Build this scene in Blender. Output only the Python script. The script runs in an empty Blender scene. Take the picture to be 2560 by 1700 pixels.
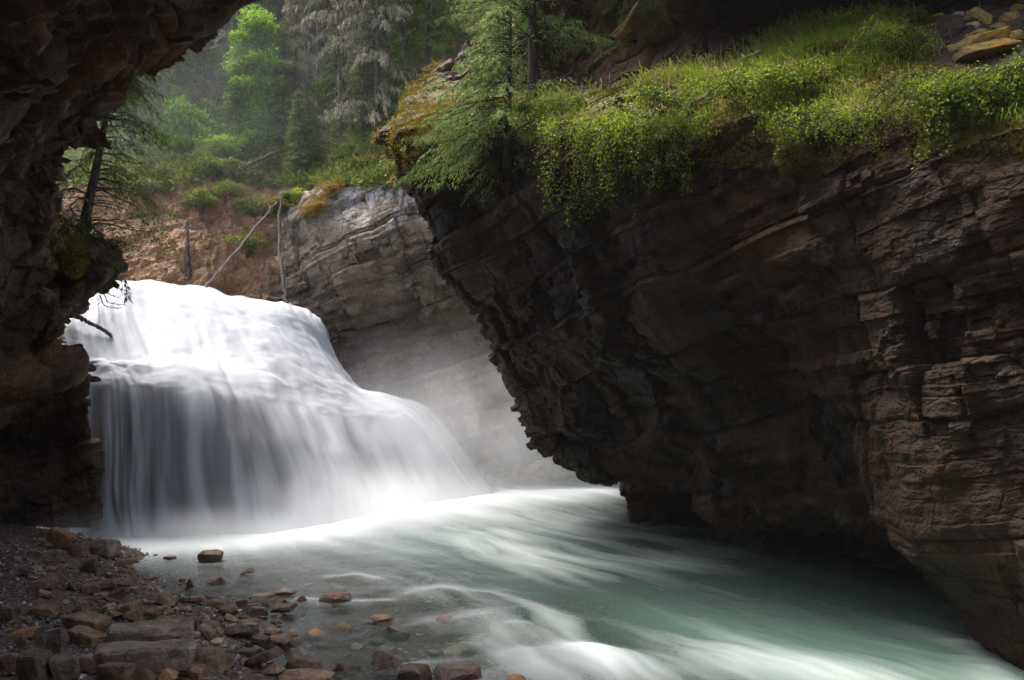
import bpy, bmesh, math, random
import numpy as np
from mathutils import Vector, Matrix
C = bpy.context
SC = C.scene
COL = SC.collection
F = 2217.0          # focal length in pixels of a 2560 px wide frame
H = 2.2             # eye height above the pool
TH = math.atan(100.0 / F)
CTH, STH = math.cos(TH), math.sin(TH)

# ---------------------------------------------------------------- helpers
def P(px, py, y):
    """world point on the sight line of a picture point, at distance y"""
    X = (px - 1280.0) / F
    Z = (850.0 - py) / F
    dy = CTH - Z * STH
    dz = STH + Z * CTH
    return (X / dy * y, y, H + dz / dy * y)

def proj(V):
    x, y, z = V[..., 0], V[..., 1], V[..., 2] - H
    d = y * CTH + z * STH
    zz = -y * STH + z * CTH
    return 1280 + F * x / d, 850 - F * zz / d

def _hash(ix, iy, iz, seed):
    h = (ix.astype(np.uint32) * np.uint32(374761393) + iy.astype(np.uint32) * np.uint32(668265263)
         + iz.astype(np.uint32) * np.uint32(2147483647) + np.uint32((seed * 974711 + 77) & 0xffffffff))
    h ^= h >> np.uint32(13)
    h *= np.uint32(1274126177)
    h ^= h >> np.uint32(16)
    h *= np.uint32(2246822519)
    h ^= h >> np.uint32(15)
    return h

def _r(h, k):
    h = h * np.uint32(2654435761 + 2 * k * 40503 & 0xffffffff)
    h ^= h >> np.uint32(15)
    return h.astype(np.float32) * np.float32(1 / 4294967295.0)

def noise(p, seed=0):
    """gradient noise, about -1..1"""
    p = np.asarray(p, np.float32)
    i = np.floor(p).astype(np.int64)
    f = p - i
    u = f * f * f * (f * (f * 6 - 15) + 10)
    out = np.zeros(p.shape[:-1], np.float32)
    for dx in (0, 1):
        wx = u[..., 0] if dx else 1 - u[..., 0]
        for dy in (0, 1):
            wy = u[..., 1] if dy else 1 - u[..., 1]
            for dz in (0, 1):
                wz = u[..., 2] if dz else 1 - u[..., 2]
                h = _hash(i[..., 0] + dx, i[..., 1] + dy, i[..., 2] + dz, seed)
                g = ((_r(h, 1) * 2 - 1) * (f[..., 0] - dx) + (_r(h, 2) * 2 - 1) * (f[..., 1] - dy)
                     + (_r(h, 3) * 2 - 1) * (f[..., 2] - dz))
                out += wx * wy * wz * g
    return out * 1.6

def fbm(p, octv=4, seed=0, gain=0.5):
    p = np.asarray(p, np.float32)
    a, s, o = 1.0, 0.0, 0
    for k in range(octv):
        o = o + a * noise(p * (2.03 ** k) + k * 17.3, seed + k)
        s += a
        a *= gain
    return o / s

def cells(p, seed=0, jit=0.9):
    """worley: F1, F2, random value of the nearest cell, second random value"""
    p = np.asarray(p, np.float32)
    i = np.floor(p).astype(np.int64)
    f1 = np.full(p.shape[:-1], 9.0, np.float32)
    f2 = f1.copy()
    r1 = np.zeros_like(f1)
    r2 = np.zeros_like(f1)
    for dx in (-1, 0, 1):
        for dy in (-1, 0, 1):
            for dz in (-1, 0, 1):
                cx, cy, cz = i[..., 0] + dx, i[..., 1] + dy, i[..., 2] + dz
                h = _hash(cx, cy, cz, seed)
                qx = cx + 0.5 + jit * (_r(h, 1) - 0.5) - p[..., 0]
                qy = cy + 0.5 + jit * (_r(h, 2) - 0.5) - p[..., 1]
                qz = cz + 0.5 + jit * (_r(h, 3) - 0.5) - p[..., 2]
                d = np.sqrt(qx * qx + qy * qy + qz * qz)
                m = d < f1
                f2 = np.where(m, f1, np.minimum(f2, d))
                r1 = np.where(m, _r(h, 4), r1)
                r2 = np.where(m, _r(h, 5), r2)
                f1 = np.where(m, d, f1)
    return f1, f2, r1, r2

def smooth(a, b, x):
    t = np.clip((x - a) / (b - a), 0, 1)
    return t * t * (3 - 2 * t)

def cr_axis(A, n, axis=0):
    """Catmull-Rom resample of control points A along axis to n samples"""
    A = np.moveaxis(np.asarray(A, np.float64), axis, 0)
    m = A.shape[0]
    t = np.linspace(0, m - 1, n)
    i = np.minimum(t.astype(int), m - 2)
    f = (t - i).reshape((-1,) + (1,) * (A.ndim - 1))
    p1, p2 = A[i], A[i + 1]
    p0 = np.where((i > 0).reshape(f.shape), A[np.maximum(i - 1, 0)], 2 * p1 - p2)
    p3 = np.where((i < m - 2).reshape(f.shape), A[np.minimum(i + 2, m - 1)], 2 * p2 - p1)
    k = 0.8                                            # a little tighter than Catmull-Rom
    m1, m2 = (p2 - p0) * 0.5 * k, (p3 - p1) * 0.5 * k
    f2, f3 = f * f, f * f * f
    o = (2 * f3 - 3 * f2 + 1) * p1 + (f3 - 2 * f2 + f) * m1 + (-2 * f3 + 3 * f2) * p2 + (f3 - f2) * m2
    return np.moveaxis(o, 0, axis)

def patch(rows, nv, nu):
    """rows[v][u] = (px, py, y) -> dense grid of world points"""
    A = np.array([[P(*c) for c in r] for r in rows])
    return cr_axis(cr_axis(A, nv, 0), nu, 1)

def normals(G):
    du = np.gradient(G, axis=1)
    dv = np.gradient(G, axis=0)
    n = np.cross(du, dv)
    return n / (np.linalg.norm(n, axis=-1, keepdims=True) + 1e-9)

def grid_faces(nv, nu):
    i = np.arange(nv * nu).reshape(nv, nu)
    return np.stack([i[:-1, :-1], i[:-1, 1:], i[1:, 1:], i[1:, :-1]], -1).reshape(-1, 4)

def mesh_np(name, V, Q, mat=None, smooth_=True, attrs=None, parent=None, T=None):
    """vertices V, quads Q and triangles T -> ONE linked mesh object"""
    V = np.asarray(V, np.float32).reshape(-1, 3)
    Q = np.zeros((0, 4), np.int32) if Q is None or len(Q) == 0 else np.asarray(Q, np.int32)
    T = np.zeros((0, 3), np.int32) if T is None or len(T) == 0 else np.asarray(T, np.int32)
    me = bpy.data.meshes.new(name)
    me.vertices.add(len(V))
    me.vertices.foreach_set('co', V.ravel())
    loops = np.concatenate([Q.ravel(), T.ravel()])
    me.loops.add(len(loops))
    me.loops.foreach_set('vertex_index', loops)
    me.polygons.add(len(Q) + len(T))
    ls = np.concatenate([np.arange(len(Q)) * 4, len(Q) * 4 + np.arange(len(T)) * 3]).astype(np.int32)
    me.polygons.foreach_set('loop_start', ls)
    me.polygons.foreach_set('use_smooth', np.full(len(Q) + len(T), bool(smooth_)))
    me.update(calc_edges=True)
    me.validate()
    for k, a in (attrs or {}).items():
        at = me.attributes.new(k, 'FLOAT', 'POINT')
        at.data.foreach_set('value', np.asarray(a, np.float32).ravel())
    if mat:
        me.materials.append(mat)
    o = bpy.data.objects.new(name, me)
    COL.objects.link(o)
    if parent:
        o.parent = parent
    return o

class MB:
    """collects tubes, blades and leaves, then builds one mesh"""
    def __init__(s):
        s.v, s.q, s.t, s.tint, s.n = [], [], [], [], 0
    def add(s, V, Q=None, T=None, tint=0.5):
        V = np.asarray(V, np.float32).reshape(-1, 3)
        s.v.append(V)
        if Q is not None and len(Q):
            s.q.append(np.asarray(Q) + s.n)
        if T is not None and len(T):
            s.t.append(np.asarray(T) + s.n)
        s.tint.append(np.broadcast_to(np.asarray(tint, np.float32), (len(V),)))
        s.n += len(V)
    def tube(s, pts, rad, seg=6, tint=0.5):
        pts = np.asarray(pts, float)
        rad = np.broadcast_to(np.asarray(rad, float), (len(pts),))
        d = np.gradient(pts, axis=0)
        d /= np.linalg.norm(d, axis=1, keepdims=True) + 1e-9
        ref = np.array([0, 0, 1.0]) if abs(d[0][2]) < 0.9 else np.array([1.0, 0, 0])
        a = np.cross(d, ref)
        a /= np.linalg.norm(a, axis=1, keepdims=True) + 1e-9
        b = np.cross(d, a)
        ang = np.arange(seg) * 2 * np.pi / seg
        V = (pts[:, None] + rad[:, None, None] * (np.cos(ang)[None, :, None] * a[:, None] + np.sin(ang)[None, :, None] * b[:, None]))
        i = np.arange(len(pts) * seg).reshape(len(pts), seg)
        j = np.roll(i, -1, 1)
        Q = np.stack([i[:-1], j[:-1], j[1:], i[1:]], -1).reshape(-1, 4)
        n0 = len(pts) * seg
        V = np.concatenate([V.reshape(-1, 3), pts[:1], pts[-1:]])
        T = [(int(j[0, k]), int(i[0, k]), n0) for k in range(seg)] + [(int(i[-1, k]), int(j[-1, k]), n0 + 1) for k in range(seg)]
        s.add(V, Q, T, tint)
    def leaves(s, c, d, side, L, W, tint=0.5):
        c = np.asarray(c, float)
        L = np.broadcast_to(np.asarray(L, float), (len(c),))[:, None]
        W = np.broadcast_to(np.asarray(W, float), (len(c),))[:, None]
        V = np.stack([c, c + d * L * .45 + side * W * .5, c + d * L, c + d * L * .45 - side * W * .5], 1)
        n = len(c)
        Q = np.arange(n * 4).reshape(n, 4)
        s.add(V.reshape(-1, 3), Q, None, np.repeat(np.broadcast_to(np.asarray(tint, np.float32), (n,)), 4))
    def build(s, name, mat, parent=None, smooth_=True):
        V = np.concatenate(s.v) if s.v else np.zeros((0, 3))
        return mesh_np(name, V, np.concatenate(s.q) if s.q else None, mat, smooth_,
                       {'tint': np.concatenate(s.tint)} if s.tint else None, parent,
                       np.concatenate(s.t) if s.t else None)

def unit(v):
    v = np.asarray(v, float)
    return v / (np.linalg.norm(v, axis=-1, keepdims=True) + 1e-9)

def rand_dirs(rng, n):
    return unit(rng.normal(size=(n, 3)))

def tag(o, label=None, cat=None, group=None, kind=None):
    if label: o['label'] = label
    if cat: o['category'] = cat
    if group: o['group'] = group
    if kind: o['kind'] = kind
    return o

def empty(name, loc=(0, 0, 0)):
    o = bpy.data.objects.new(name, None)
    o.empty_display_size = 0.2
    COL.objects.link(o)
    o.location = loc
    return o

def children(o):
    return [c for c in bpy.data.objects if c.parent == o]

def copy_tree(o, parent=None):
    c = o.copy()
    COL.objects.link(c)
    c.parent = parent
    for ch in list(o.children):
        copy_tree(ch, c)
    return c

# ---------------------------------------------------------------- materials
class NT:
    def __init__(s, name):
        s.m = bpy.data.materials.new(name)
        s.m.use_nodes = True
        s.t = s.m.node_tree
        s.t.nodes.clear()
        s.out = s.n('ShaderNodeOutputMaterial')
    def n(s, kind, **kw):
        x = s.t.nodes.new(kind)
        for k, v in kw.items():
            setattr(x, k, v)
        return x
    def l(s, a, b):
        s.t.links.new(a, b)
    def set(s, node, **kw):
        for k, v in kw.items():
            k = k.replace('_', ' ')
            if isinstance(v, bpy.types.NodeSocket):
                s.l(v, node.inputs[k])
            else:
                node.inputs[k].default_value = v
        return node
    def pos(s, scale=(1, 1, 1), rot=(0, 0, 0), obj=False):
        if obj:
            g = s.n('ShaderNodeTexCoord').outputs['Object']
        else:
            g = s.n('ShaderNodeNewGeometry').outputs['Position']
        mp = s.n('ShaderNodeMapping', vector_type='POINT')
        mp.inputs['Scale'].default_value = scale
        mp.inputs['Rotation'].default_value = rot
        s.l(g, mp.inputs['Vector'])
        return mp.outputs[0]
    def noise(s, vec, scale, detail=4, rough=0.55, dist=0.0):
        x = s.n('ShaderNodeTexNoise')
        s.l(vec, x.inputs['Vector'])
        s.set(x, Scale=scale, Detail=detail, Roughness=rough, Distortion=dist)
        return x.outputs['Fac']
    def voro(s, vec, scale, feature='F1', out='Distance'):
        x = s.n('ShaderNodeTexVoronoi', feature=feature)
        s.l(vec, x.inputs['Vector'])
        x.inputs['Scale'].default_value = scale
        return x.outputs[out]
    def ramp(s, fac, stops):
        x = s.n('ShaderNodeValToRGB')
        e = x.color_ramp.elements
        while len(e) < len(stops):
            e.new(0.5)
        for k, (p, c) in enumerate(stops):
            e[k].position = p
            e[k].color = (c, c, c, 1) if not hasattr(c, '__len__') else (*c, 1)
        s.l(fac, x.inputs['Fac'])
        return x.outputs['Color']
    def mix(s, fac, a, b, blend='MIX'):
        x = s.n('ShaderNodeMix', data_type='RGBA', blend_type=blend)
        for sock, v in ((x.inputs[0], fac), (x.inputs[6], a), (x.inputs[7], b)):
            if isinstance(v, bpy.types.NodeSocket):
                s.l(v, sock)
            elif hasattr(v, '__len__'):
                sock.default_value = (*v, 1)
            else:
                sock.default_value = v if sock.type == 'VALUE' else (v, v, v, 1)
        return x.outputs[2]
    def math(s, op, a, b=0.0, clamp=False):
        x = s.n('ShaderNodeMath', operation=op, use_clamp=clamp)
        for sock, v in ((x.inputs[0], a), (x.inputs[1], b)):
            if isinstance(v, bpy.types.NodeSocket):
                s.l(v, sock)
            else:
                sock.default_value = v
        return x.outputs[0]
    def attr(s, name):
        return s.n('ShaderNodeAttribute', attribute_name=name).outputs['Fac']
    def bump(s, h, strength=0.5, dist=0.05, prev=None):
        x = s.n('ShaderNodeBump')
        s.l(h, x.inputs['Height'])
        x.inputs['Strength'].default_value = strength
        x.inputs['Distance'].default_value = dist
        if prev is not None:
            s.l(prev, x.inputs['Normal'])
        return x.outputs['Normal']
    def bsdf(s, color, rough=0.8, normal=None, spec=0.3, **kw):
        b = s.n('ShaderNodeBsdfPrincipled')
        for k, v in (('Base Color', color), ('Roughness', rough), ('Specular IOR Level', spec)):
            if isinstance(v, bpy.types.NodeSocket):
                s.l(v, b.inputs[k])
            elif hasattr(v, '__len__'):
                b.inputs[k].default_value = (*v, 1)
            else:
                b.inputs[k].default_value = v
        if normal is not None:
            s.l(normal, b.inputs['Normal'])
        return b.outputs[0]
    def done(s, shader):
        s.l(shader, s.out.inputs['Surface'])
        return s.m

BED = (math.radians(-4), math.radians(19), 0)      # dip of the limestone beds

def rock_mat(name, dark, light, rust, rust_amt=0.5, size=1.0, white=None, moss=True, wet=0.0, obj=False, soil=None):
    m = NT(name)
    p = m.pos(obj=obj)
    ps = m.pos((1.0 / size, 1.0 / size, 2.3 / size), BED, obj)
    n1 = m.noise(p, 0.9 / size, 6, 0.62)
    n2 = m.noise(ps, 1.3, 7, 0.65, 0.4)
    n3 = m.noise(p, 7.0 / size, 5, 0.7)
    col = m.mix(m.ramp(n2, [(0.36, 0.0), (0.62, 1.0)]), dark, light)
    col = m.mix(m.ramp(n1, [(0.42, 0.0), (0.66, rust_amt)]), col, rust)
    t = m.attr('tint')
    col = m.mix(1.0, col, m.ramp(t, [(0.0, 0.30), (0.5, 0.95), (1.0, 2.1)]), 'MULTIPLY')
    col = m.mix(0.75, col, m.ramp(n3, [(0.25, 0.45), (0.75, 1.5)]), 'MULTIPLY')
    if white:
        w = m.attr('white')
        wn = m.noise(m.pos((2.2, 2.2, 1.2)), 1.6, 6, 0.7, 0.5)
        col = m.mix(m.math('MULTIPLY', w, m.ramp(wn, [(0.4, 0.0), (0.56, 1.0)])), col, white)
    if soil:
        sn = m.noise(p, 2.0, 6, 0.7)
        sc = m.mix(m.ramp(sn, [(0.35, 0.0), (0.65, 1.0)]), soil[0], soil[1])
        sc = m.mix(m.ramp(m.noise(p, 5.0, 5, 0.75), [(0.5, 0.0), (0.62, 0.8)]), sc, soil[2])
        col = m.mix(m.attr('soil'), col, sc)
    if moss:
        mo = m.attr('moss')
        mn = m.noise(p, 3.0, 6, 0.7)
        mc = m.mix(m.ramp(m.noise(p, 2.2, 4, 0.6), [(0.4, 0.0), (0.6, 1.0)]), (0.05, 0.075, 0.008), (0.15, 0.10, 0.012))
        mc = m.mix(0.8, mc, m.ramp(m.noise(p, 30.0, 3, 0.7), [(0.3, 0.35), (0.7, 1.5)]), 'MULTIPLY')
        mf = m.ramp(m.math('ADD', mo, m.math('SUBTRACT', mn, 0.5)), [(0.42, 0.0), (0.58, 1.0)])
        col = m.mix(mf, col, mc)
    cr = m.voro(m.pos((1.5 / size, 1.5 / size, 2.2 / size), BED, obj), 2.0, 'DISTANCE_TO_EDGE')
    crk = m.ramp(cr, [(0.0, 0.0), (0.05, 1.0)])
    nb = m.bump(crk, 0.6, 0.05 * size)
    nb = m.bump(n2, 0.35, 0.04 * size, nb)
    nb = m.bump(n3, 1.0, 0.07 * size, nb)
    nb = m.bump(m.noise(p, 34.0 / size, 4, 0.7), 0.6, 0.012 * size, nb)
    ro = m.ramp(n1, [(0.3, 0.55 - 0.3 * wet), (0.7, 0.92 - 0.35 * wet)])
    return m.done(m.bsdf(col, ro, nb, 0.25 + 0.3 * wet))

def leaf_mat(name, c0, c1, c2, trans=0.35, rough=0.6):
    m = NT(name)
    t = m.attr('tint')
    col = m.ramp(t, [(0.0, c0), (0.5, c1), (1.0, c2)])
    col = m.mix(0.5, col, m.ramp(m.noise(m.pos(), 1.6, 3, 0.6), [(0.3, 0.55), (0.7, 1.4)]), 'MULTIPLY')
    d = m.bsdf(col, rough, None, 0.25)
    tr = m.n('ShaderNodeBsdfTranslucent')
    m.l(col, tr.inputs['Color'])
    mx = m.n('ShaderNodeMixShader')
    mx.inputs[0].default_value = trans
    m.l(d, mx.inputs[1])
    m.l(tr.outputs[0], mx.inputs[2])
    return m.done(mx.outputs[0])

def bark_mat(name, c0, c1):
    m = NT(name)
    p = m.pos((6, 6, 1.2))
    n = m.noise(p, 5.0, 5, 0.7)
    col = m.mix(m.ramp(n, [(0.35, 0.0), (0.65, 1.0)]), c0, c1)
    return m.done(m.bsdf(col, 0.9, m.bump(n, 0.8, 0.03), 0.15))
EXPO = 1.5
HAZE = 0.0005
# ---------------------------------------------------------------- camera, sky, light
cam = bpy.data.cameras.new('camera')
cam.sensor_width = 36.0
cam.lens = 36.0 * F / 2560.0
cam.clip_end = 500
cam.clip_start = 0.05
co = bpy.data.objects.new('camera', cam)
co.location = (0, 0, H)
co.rotation_euler = (math.pi / 2 + TH, 0, 0)
COL.objects.link(co)
SC.camera = co

SUN_EL, SUN_AZ = 62.0, -57.0       # azimuth from +y towards +x
w = bpy.data.worlds.new('World')
SC.world = w
w.use_nodes = True
bg = w.node_tree.nodes['Background']
sky = w.node_tree.nodes.new('ShaderNodeTexSky')
sky.sky_type = 'NISHITA'
sky.sun_disc = False
sky.sun_elevation = math.radians(SUN_EL)
sky.sun_rotation = math.radians(SUN_AZ)
sky.air_density = 1.0
sky.dust_density = 4.0
sky.ozone_density = 0.6
hs = w.node_tree.nodes.new('ShaderNodeHueSaturation')   # a cloudy sky: little blue
hs.inputs['Saturation'].default_value = 0.58
w.node_tree.links.new(sky.outputs[0], hs.inputs['Color'])
w.node_tree.links.new(hs.outputs[0], bg.inputs[0])
bg.inputs[1].default_value = 0.15
sl = bpy.data.lights.new('sun', 'SUN')
sl.energy = 2.5
sl.angle = math.radians(30)
sl.color = (1.0, 0.93, 0.82)
so = bpy.data.objects.new('sun', sl)
COL.objects.link(so)
_d = Vector((math.sin(math.radians(SUN_AZ)) * math.cos(math.radians(SUN_EL)), math.cos(math.radians(SUN_AZ)) * math.cos(math.radians(SUN_EL)), math.sin(math.radians(SUN_EL))))
so.rotation_euler = _d.to_track_quat('Z', 'Y').to_euler()
so.location = _d * 40
SC.view_settings.view_transform = 'Standard'
SC.view_settings.look = 'None'
SC.view_settings.exposure = EXPO
SC.view_settings.gamma = 1.0
SC.view_settings.use_curve_mapping = False
SC.cycles.use_denoising = True
SC.cycles.max_bounces = 8
SC.cycles.diffuse_bounces = 4
SC.cycles.transparent_max_bounces = 12
SC.cycles.volume_bounces = 1
SC.cycles.caustics_reflective = False
SC.cycles.caustics_refractive = False

# ---------------------------------------------------------------- rock relief
ca, sa = math.cos(BED[1]), math.sin(BED[1])
def bedded(V):
    """coordinates along the tilted beds"""
    x, y, z = V[..., 0], V[..., 1], V[..., 2]
    return np.stack([x * ca + z * sa, y, -x * sa + z * ca], -1)

def bricks(B, lx, ly, lz, seed):
    """irregular beds cut by vertical joints: (random per block, second random, distance to nearest joint or bedding plane)"""
    zz = B[..., 2] / lz
    k = np.floor(zz)
    f = zz - k
    z0 = np.zeros_like(k, dtype=np.int64)
    ki = k.astype(np.int64)
    j0 = 0.30 * (_r(_hash(ki, z0, z0, seed), 1) * 2 - 1)        # wandering bed boundaries
    j1 = 0.30 * (_r(_hash(ki + 1, z0, z0, seed), 1) * 2 - 1)
    up = f > 1 + j1
    dn = f < j0
    kk = ki + up.astype(np.int64) - dn.astype(np.int64)
    dz = np.minimum(np.abs(f - j0), np.abs(f - 1 - j1)) * lz
    o1 = _r(_hash(kk, z0 + 7, z0, seed), 2) * 50
    wide = 0.6 + 1.1 * _r(_hash(kk, z0 + 9, z0, seed), 3)
    q = np.stack([B[..., 0] / (lx * wide) + o1, B[..., 1] / (ly * wide) + o1 * .7, kk * 5.0 + 0.5], -1)
    f1, f2, r1, r2 = cells(q, seed + 2, 0.8)
    e = np.minimum(dz, (f2 - f1) * lx * 0.5)
    lr = _r(_hash(kk, z0 + 11, z0, seed), 4)
    return r1, r2, e, lr

def rock_relief(G, N, seed, amp=1.0, big=(0.75, 0.75, 0.62), small=(0.24, 0.24, 0.12), mask=None, smoothen=None):
    B = bedded(G)
    W = B.copy()
    W[..., 2] += 0.16 * fbm(B * 0.6, 3, seed + 5)
    W[..., 0] += 0.08 * fbm(B * 1.9, 3, seed + 6)
    r1, r2, e1, l1 = bricks(W, *big, seed)
    s1, s2, e2, l2 = bricks(W, *small, seed + 20)
    ruin = smooth(-0.25, 0.35, fbm(G * 0.8, 3, seed + 4))          # where small blocks have come away
    blk = 1.0 if smoothen is None else 1 - smoothen
    d = (0.42 * (r1 - 0.5) * (0.35 + 0.65 * ruin) + 0.26 * (l1 - 0.5)) * blk
    t1, t2, e3, l3 = bricks(W, small[0] * .42, small[1] * .42, small[2] * .55, seed + 40)
    ruin2 = smooth(-0.1, 0.3, fbm(G * 1.3 + 9, 3, seed + 14))
    d = d + 0.07 * (t1 - 0.5) * ruin2 * blk
    d = d + (0.19 * (s1 - 0.5) * ruin + 0.08 * (l2 - 0.5)) * (0.25 + 0.75 * blk)
    d = d - 0.05 * (1 - smooth(0.0, 0.025 * big[2] / .42, e1)) * (0.4 + 0.6 * blk) - 0.02 * (1 - smooth(0, 0.012, e2)) * ruin * blk
    d = d + 0.50 * fbm(G * 0.5, 4, seed + 2) + 0.02 * fbm(B * np.array([2.5, 2.5, 9.0]), 4, seed + 3, 0.6) + 0.06 * fbm(G * 3.2, 5, seed + 8, 0.62)
    if mask is not None:
        d = d * mask
    tint = 0.5 + (0.5 * (r2 - 0.5) + 0.5 * (s2 - 0.5) * ruin) * (0.3 + 0.7 * blk) + 0.35 * (l1 - .5) + 0.2 * (l2 - .5) + 0.35 * (t2 - .5) * ruin2 * blk
    return G + N * (amp * d)[..., None], np.clip(tint, 0, 1)

M = {}
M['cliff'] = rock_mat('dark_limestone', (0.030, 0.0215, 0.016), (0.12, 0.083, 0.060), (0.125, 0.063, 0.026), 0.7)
M['farrock'] = rock_mat('pale_limestone', (0.115, 0.092, 0.072), (0.29, 0.23, 0.17), (0.25, 0.165, 0.10), 0.6, 1.6,
                        white=(0.40, 0.395, 0.385), soil=((0.22, 0.118, 0.055), (0.38, 0.22, 0.115), (0.13, 0.098, 0.078)))
M['wetrock'] = rock_mat('wet_ledge_rock', (0.025, 0.024, 0.024), (0.075, 0.068, 0.062), (0.06, 0.04, 0.025), 0.4, 0.8, moss=False, wet=0.8)

# ---------------------------------------------------------------- right hand overhanging cliff
R = [  # bottom to top; the first column wraps behind the prow
 [(1760,1400,17.5),(1620,1412,13.5),(1725,1420,13.4),(1880,1480,11.6),(2110,1510,10.8),(2290,1540,10.2),(2450,1740,7.4),(2740,1900,6.0),(3150,2100,5.0)],
 [(1740,1300,17.5),(1590,1312,13.6),(1725,1320,13.4),(1880,1376,11.6),(2110,1402,10.8),(2290,1428,10.2),(2440,1610,7.4),(2720,1750,6.1),(3150,1900,5.0)],
 [(1720,1260,17.5),(1562,1262,13.9),(1745,1262,14.6),(1850,1310,12.2),(2110,1330,11.3),(2280,1350,10.2),(2415,1450,7.2),(2720,1500,6.0),(3150,1600,4.9)],
 [(1690,1200,17.5),(1548,1226,13.8),(1700,1206,12.6),(1820,1215,10.6),(2070,1250,9.6),(2225,1270,8.7),(2350,1280,7.1),(2740,1300,5.9),(3150,1350,4.8)],
 [(1560,1140,17.5),(1350,1150,13.6),(1545,1150,12.2),(1790,1130,10.2),(2030,1130,9.2),(2150,1130,8.3),(2330,1130,7.0),(2760,1150,5.85),(3200,1150,4.8)],
 [(1450,1000,17.5),(1290,1000,13.4),(1470,1000,12.0),(1730,980,10.0),(1960,990,8.9),(2110,990,8.0),(2330,990,6.9),(2800,1000,5.8),(3200,1000,4.8)],
 [(1400,800,17.5),(1175,800,13.3),(1380,810,11.7),(1660,810,9.8),(1900,800,8.6),(2090,790,7.8),(2350,780,6.8),(2850,770,5.7),(3200,770,4.7)],
 [(1300,660,17.5),(1062,665,13.2),(1290,640,11.4),(1600,620,9.5),(1870,610,8.2),(2100,590,7.4),(2380,580,6.6),(2900,560,5.6),(3300,560,4.7)],
 [(1250,480,17.5),(1020,475,13.1),(1230,480,11.2),(1560,470,9.3),(1860,460,8.0),(2120,445,7.2),(2410,435,6.5),(2950,420,5.5),(3300,420,4.6)],
 [(1230,330,17.5),(1000,325,13.0),(1190,345,11.3),(1540,330,9.2),(1860,320,8.0),(2150,300,7.3),(2450,280,6.6),(3000,260,5.5),(3350,260,4.6)],
 [(1250,220,18.0),(1010,250,13.7),(1240,285,11.8),(1555,225,10.0),(1880,180,8.9),(2180,110,8.3),(2480,160,7.6),(3000,140,6.5),(3350,140,5.4)],
 [(1300,110,19.0),(1100,175,14.8),(1330,245,12.9),(1600,205,11.2),(1900,118,10.2),(2200,40,9.5),(2500,30,9.1),(3000,10,8.0),(3400,0,6.6)],
 [(1400,0,19.5),(1270,100,14.6),(1400,110,13.3),(1640,80,11.8),(1930,0,11.0),(2220,-40,10.4),(2520,-40,9.9),(3000,-100,8.6),(3400,-100,7.0)],
 [(1500,-130,19.5),(1330,-60,14.4),(1430,-40,12.9),(1670,-60,10.3),(1950,-90,8.9),(2240,-130,8.6),(2540,-130,8.9),(3000,-200,7.2),(3450,-200,6.4)],
 [(1550,-330,20),(1400,-280,14.6),(1490,-300,12.2),(1700,-330,9.6),(1970,-380,8.3),(2260,-420,7.9),(2560,-420,8.5),(3050,-500,6.6),(3500,-500,6.0)],
 [(1700,-600,23),(1560,-600,19),(1700,-600,17.5),(1900,-600,16),(2150,-600,15),(2400,-600,14),(2650,-600,13),(3150,-600,12),(3600,-600,11)],
]
NV, NU = 1000, 760
G = patch(R, NV, NU)
N = normals(G)
if np.mean(np.sum(N * (G - np.array([0, 0, H])), -1)) > 0:
    N = -N
v = np.linspace(0, len(R) - 1, NV)[:, None] * np.ones((1, NU))
u = np.linspace(0, len(R[0]) - 1, NU)[None] * np.ones((NV, 1))
soilband = smooth(8.7, 9.3, v) * (1 - smooth(10.9, 11.3, v))
msk = 1 - 0.72 * soilband
flat_ = 0.85 * smooth(4.9, 5.5, u) * (1 - smooth(4.6, 5.4, v)) + 0.5 * smooth(5.0, 5.6, u) * smooth(6.2, 6.6, v)
RG, tint = rock_relief(G, N, 11, 1.0, mask=msk, smoothen=np.clip(flat_, 0, 1))
RG += N * (0.10 * soilband * fbm(G * 1.3, 4, 71))[..., None]
px, py = proj(RG)
moss = 0.62 * soilband * smooth(0.4, 1.1, u) * (1 - 0.75 * smooth(4.7, 5.2, u) * smooth(9.6, 10.2, v))
moss += 0.35 * smooth(7.9, 8.6, v) * (1 - soilband) * (1 - smooth(9, 9.5, v))
moss += 0.85 * smooth(11.3, 11.8, v) * (1 - smooth(12.9, 13.4, v)) * (1 - smooth(3.2, 4.0, u)) * (0.6 + noise(G * 1.1, 31))
moss -= 0.35 * smooth(10.5, 11.1, v) * smooth(2.9, 3.3, u) * (1 - smooth(11.2, 11.5, v))
soil = soilband * (0.3 + 0.7 * smooth(10.2, 10.9, v))
R_UV = (u, v)
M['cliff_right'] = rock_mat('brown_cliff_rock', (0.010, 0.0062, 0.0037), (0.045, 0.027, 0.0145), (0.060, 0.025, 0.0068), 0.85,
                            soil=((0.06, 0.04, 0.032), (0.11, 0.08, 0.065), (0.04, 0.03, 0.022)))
tag(mesh_np('right_cliff', RG, grid_faces(NV, NU), M['cliff_right'], False, {'tint': tint, 'moss': moss, 'soil': soil}), kind='structure')

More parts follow.
